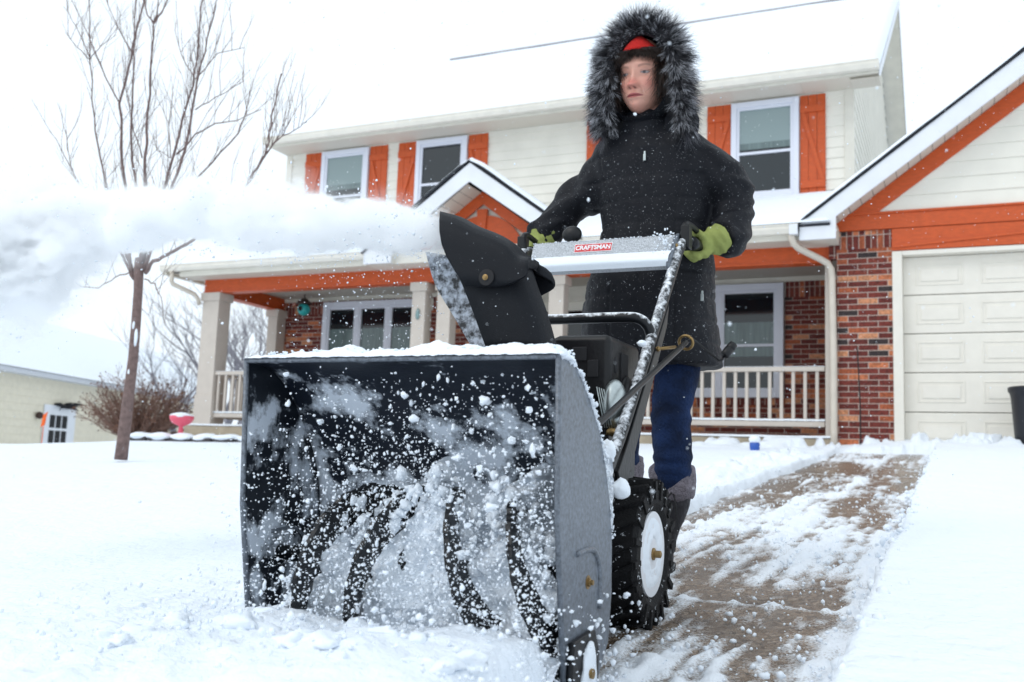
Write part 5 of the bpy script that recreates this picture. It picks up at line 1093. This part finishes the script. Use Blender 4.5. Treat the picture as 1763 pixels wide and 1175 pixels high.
# ================================================================ PERSON
person = thing('person', 'woman in black hooded winter coat with fur ruff pushing the snow blower', 'person', (-.93, 3.1, -.31))
def bake(o):
    dg = bpy.context.evaluated_depsgraph_get(); me = bpy.data.meshes.new_from_object(o.evaluated_get(dg)); o.modifiers.clear(); old = o.data; o.data = me; bpy.data.meshes.remove(old); return o
def remesh(o, vox, smooth_it=4, disp=None):
    r_ = o.modifiers.new('r', 'REMESH'); r_.mode = 'VOXEL'; r_.voxel_size = vox
    s_ = o.modifiers.new('s', 'SMOOTH'); s_.iterations = smooth_it; s_.factor = .6
    bake(o); me = o.data
    if disp:
        n = len(me.vertices); v = np.empty(n * 3); me.vertices.foreach_get('co', v); nn = np.empty(n * 3); me.vertices.foreach_get('normal', nn); v = v.reshape(-1, 3); nn = nn.reshape(-1, 3)
        v = v + nn * disp(v)[:, None]; me.vertices.foreach_set('co', v.ravel()); me.update()
    me.polygons.foreach_set('use_smooth', [True] * len(me.polygons)); return o
def ell(cx_, cy_, z, rx, ry, n=32, pw=2.3):
    o = []
    for k in range(n):
        a = 2 * math.pi * k / n; c, s_ = math.cos(a), math.sin(a)
        o.append((cx_ + rx * abs(c) ** (2 / pw) * (1 if c > 0 else -1), cy_ + ry * abs(s_) ** (2 / pw) * (1 if s_ > 0 else -1), z))
    return o
# head -------------------------------------------------------------
HC = np.array(P(1109, 136, 2.93)); HY, HP, HR = R(-4), R(8), R(0)
RM = np.array(Matrix.Rotation(HY, 3, 'Z') @ Matrix.Rotation(HP, 3, 'X') @ Matrix.Rotation(HR, 3, 'Y'))
def head_xform(v): return (v * 1.07) @ RM.T + HC
nu, nv = 260, 220
ph = np.linspace(0, 2 * np.pi, nu, endpoint=False)[None, :]; th = np.linspace(.02, np.pi - .02, nv)[:, None]
sx_, sy_, sz_ = np.sin(th) * np.cos(ph), np.sin(th) * np.sin(ph), np.cos(th) + 0 * ph
hx = sx_ * .073; hy = sy_ * .093; hz = sz_ * .120
lowr = sstep(.15, 1, -sz_)
hx = hx * (1 - .31 * lowr) * (1 + .22 * sstep(.2, .9, -sz_)); front = sstep(0, .5, -sy_)
hy = np.where(sy_ < 0, hy * (1 + .42 * sstep(.1, .97, -sz_)) * (1 - .05 * np.exp(-((hz + .005) / .02) ** 2)), hy * (1 - .1 * lowr))
ga = lambda cx_, cz_, sx1, sz1: np.exp(-((hx - cx_) / sx1) ** 2 - ((hz - cz_) / sz1) ** 2) * front
both = lambda cx_, cz_, a, b: ga(cx_, cz_, a, b) + ga(-cx_, cz_, a, b)
out = .0
out = out + .0055 * both(.027, .024, .022, .008) - .0085 * both(.031, -.001, .016, .011) + .0045 * both(.031, .0015, .012, .0065)      # brow, socket, lid bulge
ridge = np.clip((.012 - hz) / .060, 0, 1) * (hz > -.050); out = out + (.004 + .021 * ridge ** 1.25) * np.exp(-(hx / (.0075 + .006 * ridge)) ** 2) * sstep(.030, .004, hz) * sstep(-.054, -.043, hz) * front
out = out + .0085 * both(.0125, -.041, .0065, .007) + .006 * ga(0, -.041, .012, .008)
out = out + .0055 * both(.043, -.032, .016, .016) - .0035 * both(.030, -.062, .010, .014)
out = out + .0048 * ga(0, -.0648, .024, .0045) + .0052 * ga(0, -.0750, .021, .0048) - .0055 * ga(0, -.0700, .024, .0020) - .003 * ga(0, -.0845, .02, .005) + .009 * ga(0, -.100, .020, .013) - .0015 * ga(0, -.055, .003, .006)
out = out - .0030 * (np.exp(-((np.abs(hx) - (.020 + .30 * (-.043 - hz))) / .0022) ** 2) * sstep(-.072, -.062, hz) * sstep(-.040, -.048, hz)) * front       # nose to mouth fold
out = out - .0022 * both(.0305, -.012, .013, .0026) - .0020 * both(.031, .0095, .013, .0018)
hy = hy - out
hv = np.stack([hx, hy, hz], -1).reshape(-1, 3)
skin = np.ones(hx.shape + (4,)); base = np.array([.68, .355, .27]); blush = np.array([.58, .15, .13]); lip = np.array([.42, .12, .115]); browc = np.array([.20, .12, .09])
mixc = lambda c, k, w_: c * (1 - np.clip(w_, 0, 1)[..., None]) + k * np.clip(w_, 0, 1)[..., None]
c = np.ones(hx.shape + (3,)) * base; c = c * (1 + .10 * fbm(np.stack([hx, hy, hz], -1) * 70, 3)[..., None])
c = mixc(c, blush, .72 * ga(0, -.036, .017, .016) + .45 * both(.040, -.036, .017, .018) + .22 * ga(0, -.1, .02, .014))
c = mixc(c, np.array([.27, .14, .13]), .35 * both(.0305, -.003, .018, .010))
c = mixc(c, browc, (.5) * sstep(.0045, .0012, np.abs(hz - (.0175 + .10 * (np.abs(hx) - .016) - 10 * (np.abs(hx) - .032) ** 2))) * sstep(.012, .017, np.abs(hx)) * sstep(.050, .044, np.abs(hx)) * front)
lh = np.clip(1 - (hx / .0265) ** 2, 0, 1); c = mixc(c, lip, sstep(1.25, .8, np.abs(hz + .0700) / ((.0062 * lh) + 1e-4)) * (np.abs(hx) < .0265) * front); c = mixc(c, np.array([.10, .025, .025]), np.exp(-((hz + .0700 + 1.0 * hx ** 2) / .0009) ** 2) * (np.abs(hx) < .024) * front)
ex = np.abs(hx) - .0312; eh = .0038 * np.clip(1 - (ex / .0130) ** 2, 0, 1); ez_ = hz + .0012 - .02 * ex; inn = sstep(1.15, .85, np.abs(ez_) / (eh + 1e-5)) * (np.abs(ex) < .013) * front
c = mixc(c, np.array([.34, .30, .30]), inn); gaze = np.sign(hx) * 0 - .0022; iris = sstep(.0048, .0036, np.hypot(np.abs(hx) * np.sign(hx) - np.sign(hx) * .0312 - gaze, ez_ - .0006)); c = mixc(c, np.array([.045, .045, .05]), inn * iris * .85)
c = mixc(c, np.array([.035, .02, .02]), np.exp(-((ez_ - eh) / .0008) ** 2) * (np.abs(ex) < .0135) * front * .75); c = mixc(c, np.array([.12, .06, .05]), np.exp(-((ez_ + eh) / .0008) ** 2) * (np.abs(ex) < .0125) * front * .6); c = mixc(c, np.array([.2, .09, .08]), np.exp(-((ez_ - eh - .0042) / .0009) ** 2) * (np.abs(ex) < .0135) * front * .6)
c = mixc(c, np.array([.05, .015, .015]), .9 * both(.0078, -.0495, .0036, .0022))
skin[..., :3] = c; cols = skin.reshape(-1, 4)
fc = []; I = np.arange(nu); J = np.arange(nv - 1)[:, None]
fc = np.stack([J * nu + I, J * nu + (I + 1) % nu, (J + 1) * nu + (I + 1) % nu, (J + 1) * nu + I], -1).reshape(-1, 4)[:, ::-1]
V = [head_xform(hv)]; Fq = [fc]; Cc = [cols]; o_ = len(hv)
def add_loft_body(rings, colr):
    global o_
    n = len(rings[0]); v = np.array(rings).reshape(-1, 3); f = []
    for k in range(len(rings) - 1):
        for i in range(n): f.append((k * n + i, k * n + (i + 1) % n, (k + 1) * n + (i + 1) % n, (k + 1) * n + i))
    V.append(v); Fq.append(np.array(f) + o_); Cc.append(np.tile(np.array(list(colr) + [1.]), (len(v), 1))); o_ += len(v)
sk_ = (.42, .21, .16)
add_loft_body([ell(HC[0] + .010, HC[1] + .035, HC[2] - .07, .050, .052), ell(HC[0] + .012, HC[1] + .035, HC[2] - .11, .052, .054), ell(HC[0] + .01, HC[1] + .05, HC[2] - .16, .056, .056), ell(-.905, 3.02, 1.08, .12, .07), ell(-.905, 3.03, 1.03, .165, .08), ell(-.905, 3.05, .85, .15, .09), ell(-.905, 3.06, .65, .145, .09), ell(-.905, 3.07, .5, .155, .10), ell(-.9, 3.08, .42, .10, .09)], sk_)
for sx1, yy, xf in ((-.82, 3.08, -.866), (-1.0, 3.32, -1.075)):
    add_loft_body([ell(sx1, 3.07, .45, .05, .06), ell((sx1 + xf) / 2, (3.08 + yy) / 2, .2, .028, .03), ell(xf, yy, .05, .02, .02), ell(xf, yy + .02, -.15, .02, .02), ell(xf, yy + .02, -.27, .025, .035)], sk_)
EL = P(1258, 345, 3.10); WR = P(1246, 410, 2.99); EL2 = P(1000, 335, 3.06); WR2 = P(938, 404, 2.98)
for pts in ([(-.78, 3.03, .99), EL, WR], [(-1.02, 3.03, .99), EL2, WR2]):
    tb_ = MB(); tb_.tube(pts, [.04, .03, .025], 12, caps=False); vv = np.array(tb_.v); n = 12; f = [(k * n + i, k * n + (i + 1) % n, (k + 1) * n + (i + 1) % n, (k + 1) * n + i) for k in range(2) for i in range(n)]
    V.append(vv); Fq.append(np.array(f) + o_); Cc.append(np.tile(np.array(list(sk_) + [1.]), (len(vv), 1))); o_ += len(vv)
soup('body', np.concatenate(V), np.concatenate(Fq), attr_mat('skin', rough=.5, sss=.12, bump=.15, bscale=500), person, np.concatenate(Cc))
# coat -------------------------------------------------------------
mb = MB()
secs = [(.335, -.905, 3.085, .222, .165), (.345, -.905, 3.085, .232, .172), (.42, -.908, 3.08, .228, .168), (.52, -.915, 3.075, .220, .160), (.62, -.910, 3.07, .208, .150), (.72, -.893, 3.06, .188, .140), (.80, -.884, 3.05, .179, .134), (.90, -.887, 3.04, .188, .136), (.98, -.892, 3.03, .205, .132), (1.03, -.897, 3.02, .205, .125), (1.07, -.90, 3.015, .185, .112), (1.10, -.902, 3.01, .150, .10), (1.12, -.905, 2.995, .105, .085), (1.14, -.905, 2.99, .080, .075)]
mb.loft([ell(c_[1], c_[2], c_[0], c_[3], c_[4], 40, 2.5) for c_ in secs])
def sleeve(path, rad):
    mb.tube(sm([tuple(p) + (r_,) for p, r_ in zip(path, rad)], 5) and [q[:3] for q in sm([tuple(p) + (r_,) for p, r_ in zip(path, rad)], 5)], [q[3] for q in sm([tuple(p) + (r_,) for p, r_ in zip(path, rad)], 5)], 20)
sleeve([(-.80, 3.03, 1.01), (-.735, 3.03, .985), (-.66, 3.06, .92), EL, (WR[0] + .012, 3.02, WR[2] + .012), (WR[0] - .006, 2.975, WR[2] - .004)], [.075, .088, .080, .074, .064, .056])
sleeve([(-1.0, 3.03, 1.01), (-1.06, 3.03, .985), (-1.11, 3.045, .925), EL2, ((EL2[0] + WR2[0]) / 2, 3.03, (EL2[2] + WR2[2]) / 2), WR2, (WR2[0] - .022, 2.945, WR2[2] - .018)], [.075, .083, .075, .068, .062, .056, .054])
mb.tube(sm([(HC[0] + .00, 3.0, 1.03), (HC[0] + .0, 2.985, 1.08), (HC[0] + .002, 2.98, 1.11), (HC[0] + .004, 2.985, 1.13)], 3), .092, 20); mb.tube([(HC[0], 3.04, 1.05), (HC[0], 3.05, 1.12), (HC[0], 3.05, 1.20)], [.13, .135, .12], 20)
coat = mb.build('coat', M['coat'], person)
def cdisp(v):
    x, y, z = v.T; arm = sstep(.18, .22, np.abs(x + .90)) * (z > .6)
    w_ = .008 * fbm(v * np.array([11, 11, 6]), 4)
    seam = -.004 * (np.exp(-((np.abs(x + .895) - .105 - .05 * sstep(.8, 1.05, z)) / .004) ** 2) + np.exp(-((x + .90) / .003) ** 2)) * (1 - arm) * (y < 3.03)
    fold = .0075 * np.sin((z * 1.0 + .4 * np.abs(x + .9)) * 95 + 9 * fbm(v * 6, 3)) * arm * (.2 + .6 * np.clip(fbm(v * 9 + 4, 2) + .4, 0, 1))
    quilt = -.0045 * np.exp(-((((z * 1.0) % .075) - .037) / .006) ** 2) * (1 - arm) * (.3 + .7 * (np.abs(x + .895) > .11))
    return w_ + seam + fold + quilt
remesh(coat, .0062, 5, cdisp)
# hood shell with lining
nu2, nv2 = 60, 40; ph2 = np.linspace(0, 2 * np.pi, nu2)[None, :]; th2 = np.linspace(.0, 1.0, nv2)[:, None] * np.pi * .66
vx = np.sin(th2) * np.cos(ph2) * .125; vz = np.sin(th2) * np.sin(ph2) * .155; vy = np.cos(th2) * .15 + 0 * ph2
g = np.stack([vx, vy - .015, vz - .005], -1).reshape(-1, 3) @ RM.T + HC + np.array([.005, .01, 0]); g = g.reshape(nv2, nu2, 3); hd = grid_mesh('hood', g[..., 0], g[..., 1], g[..., 2], M['coat'], person)
# strands ---------------------------------------------------------
def strands(name, root, dirs, length, m, c0, c1, tip, width=.0012, seg=5, curl=.35, grav=.0, parent=None, seed=1, wav=0):
    rs_ = np.random.RandomState(seed); n = len(root); d = dirs / np.linalg.norm(dirs, axis=1, keepdims=True); p = root.copy(); pts = [p.copy()]
    bend = rs_.randn(n, 3) * curl
    for s_ in range(seg):
        d = d + bend / seg + np.array([0, 0, -grav / seg]) + (wav * np.sin(s_ * 1.9 + rs_.rand(n) * 6)[:, None] * rs_.randn(n, 3) if wav else 0); d /= np.linalg.norm(d, axis=1, keepdims=True); p = p + d * (length / seg)[:, None]; pts.append(p.copy())
    pts = np.stack(pts, 1); sidev = np.cross(d, np.array([.3, -.93, -.2]) + .5 * rs_.randn(n, 3)); sidev /= np.linalg.norm(sidev, axis=1, keepdims=True) + 1e-9
    t = np.linspace(0, 1, seg + 1)[None, :, None]; w_ = width * (1 - t ** 1.5 * .85); a = pts + sidev[:, None] * w_ / 2; b = pts - sidev[:, None] * w_ / 2
    Vv = np.stack([a, b], 2).reshape(-1, 3); base = (np.arange(n) * (seg + 1) * 2)[:, None, None] + (np.arange(seg) * 2)[None, :, None] + np.array([0, 1, 3, 2])[None, None, :]
    mix_ = np.clip((t - .25) / .6, 0, 1) * tip[:, None, None]; cc = np.array(c0) * (1 - mix_) + np.array(c1) * mix_; cc = np.repeat(cc[:, :, None, :], 2, 2).reshape(-1, 3); cc = np.concatenate([cc, np.ones((len(cc), 1))], 1)
    return soup(name, Vv, base.reshape(-1, 4), m, parent, cc, smooth=False)
hair_m = attr_mat('fur_strands', rough=.5)
ruff = [(1046, 222), (1043, 202), (1043, 172), (1045, 140), (1051, 103), (1072, 67), (1107, 48), (1143, 62), (1163, 96), (1169, 140), (1172, 172), (1174, 198), (1175, 220)]
rp = sm([P(a, b, 2.84 + .05 * abs(b - 140) / 80 * (1 if b > 140 else .4)) for a, b in ruff], 6); rpa = np.array(rp)
mb = MB(); mb.tube(rp, [.018 + .006 * math.sin(math.pi * i / (len(rp) - 1)) ** .5 for i in range(len(rp))], 14); rf = mb.build('hood_fur', mat('fur_base', (.012, .012, .016), .9), person, smooth=True)
cen = HC + np.array([0, 0, -.01])
nl, per = 1500, 13; n = nl * per; lock = np.repeat(np.arange(nl), per)
tl_ = rs.rand(nl) * (len(rpa) - 1.001); al = rs.uniform(-.9, 3.2, nl); t = np.clip(tl_[lock] + .25 * rs.randn(n), 0, len(rpa) - 1.001); i = t.astype(int); f = (t - i)[:, None]; C = rpa[i] * (1 - f) + rpa[i + 1] * f; T_ = rpa[i + 1] - rpa[i]; T_ /= np.linalg.norm(T_, axis=1, keepdims=True)
O_ = C - cen; O_[:, 1] = 0; O_ -= (O_ * T_).sum(1, keepdims=True) * T_; O_ /= np.linalg.norm(O_, axis=1, keepdims=True); Fw = np.array([0, -1, 0.]) + 0 * O_
a = al[lock] + .10 * rs.randn(n); D = np.cos(a)[:, None] * O_ + np.sin(a)[:, None] * Fw; root = C + D * .017
isin = np.clip(-np.cos(a), 0, 1); low = np.clip((1.22 - C[:, 2]) / .1, 0, 1); sidew = np.clip(1 - (C[:, 2] - (cen[2] + .03)) / .10, 0, 1)
clump = (rs.randn(nl, 3) * .30)[lock]
D2 = D * .75 + O_ * (.70 - .45 * isin)[:, None] + clump + rs.randn(n, 3) * .07 + sidew[:, None] * np.array([0, 0, -.75]) + low[:, None] * np.array([0, 0, -.3])
Ll = rs.uniform(.028, .068, nl)[lock] * rs.uniform(.8, 1.1, n); L = Ll * (1 - (.35 + .55 * (1 - sidew)) * isin); lt_ = np.where(rs.rand(nl) < .5, rs.uniform(.4, 1, nl), rs.uniform(0, .10, nl)); tip = lt_[lock] * (rs.rand(n) < .7)
strands('fur_strands', root, D2, L, hair_m, (.005, .005, .008), (.66, .68, .74), tip, .0013, 6, .22, .3, rf, 3)
n = 1500; i = rs.randint(0, len(rpa), n); O_ = rpa[i] - cen; O_[:, 1] = 0; O_ /= np.linalg.norm(O_, axis=1, keepdims=True); strands('guard_hairs', rpa[i] + O_ * .012, O_ + rs.randn(n, 3) * .35 + np.array([0, 0, -.25]) * (rpa[i][:, 2:3] < cen[2] + .02), rs.uniform(.055, .088, n), hair_m, (.02, .02, .03), (.3, .3, .34), rs.rand(n) * .6, .0009, 6, .5, .2, rf, 9)
# head hair
m_h = attr_mat('hair_strands', rough=.42)
def headpt(ax_, ay_): return np.stack([np.sin(ax_) * np.cos(ay_) * .080, -np.cos(ax_) * np.cos(ay_) * .100, np.sin(ay_) * .128], -1)
def head_strands(name, az, el, dl, L, seed, w=.0016, wav=.12, grav=.4, parent=None):
    r0 = headpt(az, el); nrm = r0 / np.array([.08, .1, .128]) ** 2; nrm /= np.linalg.norm(nrm, axis=1, keepdims=True); d = dl + nrm * .28
    n = len(az); tip = rs.rand(n) * .8; return strands(name, head_xform(r0), d @ RM.T, L, m_h, (.007, .0045, .004), (.05, .026, .017), tip, w, 6, .35, grav, parent, seed, wav)
n = 2600; az = rs.uniform(-1.0, 1.1, n); hr = head_strands('hair', az, rs.uniform(.50, .64, n), np.stack([-.0 + .35 * rs.randn(n) + .8 * az + .2, -.5 + 0 * az, -1.0 + 0 * az], -1), rs.uniform(.016, .036, n) + .034 * np.abs(az - .1), 5, parent=person)
n = 5200; sg = np.where(rs.rand(n) < .4, -1., 1.); az = sg * rs.uniform(.98, 1.45, n) + np.where(sg > 0, .16, .08); head_strands('side_hair', az, rs.uniform(.15, .75, n), np.stack([sg * .12 + .22 * rs.randn(n), -.22 + .18 * rs.randn(n), -1.4 + 0 * az], -1), rs.uniform(.07, .16, n), 6, .0019, .20, .5, parent=hr)
mb = MB(); g = []
mb2 = MB()
ngl = 60
rows = []
for z_, o2 in ((.064, .002), (.068, .008), (.080, .0095), (.094, .0095), (.106, .009), (.115, .010), (.121, .012)):
    rad_ = math.sqrt(max(0, 1 - (z_ / .124) ** 2)); rows.append([tuple(head_xform(np.array([[math.cos(q) * (.077 * rad_ + o2), math.sin(q) * (.098 * rad_ + o2), z_ - .022 * math.cos(q) ** 2 + .0 * math.sin(q)]]))[0]) for q in [2 * math.pi * k / ngl for k in range(ngl)]])
mb2.loft(rows, False); mb2.build('headband', M['redknit'], person, smooth=True)
mb = MB(); mb.ball((0, 0, 0), (.078, .085, .115), 3); v = np.array(mb.v); vv = head_xform(v * 1.0 + np.array([0, .040, .006])); mb.v = [tuple(q) for q in vv]; mb.build('hair_mass', mat('dark_hair', (.010, .006, .005), .7, bump=.5, bscale=90), hr, smooth=True)
mb = MB(); e0, e1 = rp[0], rp[-1]; mb.tube(sm([(e0[0] + .01, e0[1] + .03, e0[2] + .03), (HC[0] - .11, 2.98, 1.13), (HC[0] - .07, 3.07, 1.12), (HC[0], 3.10, 1.12), (HC[0] + .08, 3.07, 1.12), (e1[0] - .01, e1[1] + .03, e1[2] + .03)], 5), .055, 16); mb.build('hood_base', M['coat'], person, smooth=True)
# zips
for (px, py, Y, nm) in ((1110, 271, 2.895, 'zip_pull'), (1209, 512, 2.965, 'pocket_zip')):
    q = P(px, py, Y); mb = MB(); mb.box(q[0] - .0045, q[0] + .0045, Y - .004, Y + .001, q[2] - .012, q[2] + .010); mb.box(q[0] - .003, q[0] + .003, Y - .003, Y + .002, q[2] + .010, q[2] + .020); mb.build(nm, M['metal'], coat, bevel=.001)
# jeans
def leg(path, rad, name, m, vox, disp, cuff=None):
    mb = MB(); sp_ = sm([tuple(p) + (r_,) for p, r_ in zip(path, rad)], 5); mb.tube([q[:3] for q in sp_], [q[3] for q in sp_], 24); o = mb.build(name, M[m], person); remesh(o, vox, 3, disp); return o
jd = lambda v: .0035 * fbm(v * np.array([9, 9, 16]), 4) + .003 * np.sin(v[:, 2] * 110 + 4 * fbm(v * 6, 3)) * np.exp(-((v[:, 2] - .19) / .06) ** 2) + .003 * np.sin(v[:, 2] * 140 + 3 * fbm(v * 8, 2)) * np.exp(-((v[:, 2] - .04) / .05) ** 2)
kn = P(1156, 700, 3.03); an = P(1157, 800, 3.05); tp_ = P(1166, 625, 3.05)
mb = MB()
for path, rad in (([(-.86, 3.08, .50), (tp_[0], 3.06, tp_[2]), (kn[0], 3.03, kn[2]), (an[0], 3.06, .03), (an[0] - .01, 3.09, -.03)], [.085, .073, .064, .060, .050]), ([(-.96, 3.10, .50), (-1.0, 3.12, .35), (-1.045, 3.23, .15), (-1.073, 3.33, .02), (-1.075, 3.345, -.04)], [.085, .075, .063, .056, .05])):
    sp_ = sm([tuple(p) + (r_,) for p, r_ in zip(path, rad)], 5); mb.tube([q[:3] for q in sp_], [q[3] for q in sp_], 24)
jn = mb.build('jeans', M['denim'], person); remesh(jn, .006, 3, jd)
# boots
def boot(x, y, zs, toe=(-.02, -1.0), seed=0):
    mb = MB(); tx, ty = toe
    bp_ = sm([(x, y + .01, zs + .30, .060), (x - .004, y + .01, zs + .22, .056), (x - .028, y + .015, zs + .13, .045), (x - .038, y + .02, zs + .07, .043)], 4); mb.tube([q[:3] for q in bp_], [q[3] for q in bp_], 20)
    x -= .042; mb.ball((x + tx * .08, y + ty * .07, zs + .048), (.044, .125, .046), 3); mb.ball((x, y + .03, zs + .045), (.040, .055, .045), 3)
    b = mb.build('boot', M['boot'], person); remesh(b, .006, 3, lambda v: .003 * fbm(v * 22, 4))
    mb = MB(); s_ = MB(); s_.loft([ell(x + tx * .04, y + ty * .035, zs, .044, .135, 28, 2.6), ell(x + tx * .04, y + ty * .035, zs + .022, .047, .14, 28, 2.6)]); s_.build('sole', M['rubber'], b); x += .042
    mb.tube(sm([(x, y + .01, zs + .235), (x, y + .01, zs + .27), (x, y + .008, zs + .33), (x, y + .008, zs + .345)], 3), [.060, .066, .070, .070, .072, .073, .070, .068, .066, .058][:10], 24)
    mb.ball((x + .030, y - .045, zs + .275), (.045, .028, .050), 2); mb.ball((x - .035, y - .045, zs + .315), (.035, .028, .035), 2)
    cf = mb.build('fleece_cuff', M['fleece'], b); remesh(cf, .005, 2, lambda v: .004 * fbm(v * 55, 4))
    mb = MB(); mb.tube(sm([(x + .018, y - .06, zs + .26), (x + .030, y - .075, zs + .22), (x + .035, y - .07, zs + .17), (x + .040, y - .07, zs + .14)], 4), .003, 6); mb.tube(sm([(x + .018, y - .06, zs + .26), (x + .0, y - .08, zs + .23), (x - .01, y - .065, zs + .19)], 4), .003, 6); mb.build('lace', M['dark'], b, smooth=True)
bq = P(1152, 900, 3.08)
boot(bq[0] + .004, 3.10, -.312, (.05, -1)); boot(-1.075, 3.34, -.285, (-.1, -1))
# gloves gripping the handles
def glove(s_, grip, wr, seed):
    gx_, gy_, gz_ = grip; mb = MB(); w_ = Vector(wr)
    pc = Vector((gx_ + s_ * .022, gy_ + .01, gz_ + .014)); mb.ball(pc, (.026, .047, .036), 3)
    for k in range(4):
        yy = gy_ - .040 + k * .024; r_ = (.0125, .0135, .0135, .0120)[k]; ex_ = (.0, .003, .002, -.003)[k]
        pth = sm([(gx_ + s_ * .026, yy, gz_ + .020), (gx_ + s_ * .004, yy, gz_ + .038 + ex_), (gx_ - s_ * .026, yy, gz_ + .024), (gx_ - s_ * .034, yy, gz_ - .004), (gx_ - s_ * .020, yy, gz_ - .028)], 3); mb.tube(pth, [r_] * (len(pth) - 1) + [r_ * .75], 10); mb.ball(pth[-1], r_ * .95, 2)
    th_ = sm([(gx_ + s_ * .030, gy_ + .012, gz_ - .002), (gx_ + s_ * .026, gy_ - .022, gz_ - .024), (gx_ + s_ * .006, gy_ - .045, gz_ - .034), (gx_ - s_ * .012, gy_ - .052, gz_ - .030)], 3); mb.tube(th_, .014, 10); mb.ball(th_[-1], .0135, 2)
    cu_ = sm([tuple(pc), tuple(pc.lerp(w_, .5)), tuple(w_), tuple(w_ + (w_ - pc) * .3)], 4); mb.tube(cu_, [.034 + .014 * min(1, i / 6) for i in range(len(cu_))], 18)
    g_ = mb.build('glove', M['glove'], person); remesh(g_, .0035, 3, lambda v: .0018 * np.sin(v[:, 0] * 190 + v[:, 2] * 150 + 4 * fbm(v * 22, 3)) * sstep(.03, .06, np.linalg.norm(v - np.array([gx_, gy_, gz_]), axis=1)) + .0012 * fbm(v * 60, 3))
glove(1, (-.713, 2.925, .694), (WR[0] - .012, 2.965, WR[2] - .010), 1)
glove(-1, (-1.237, 2.925, .694), (WR2[0] + .002, 2.98, WR2[2] + .0), 2)
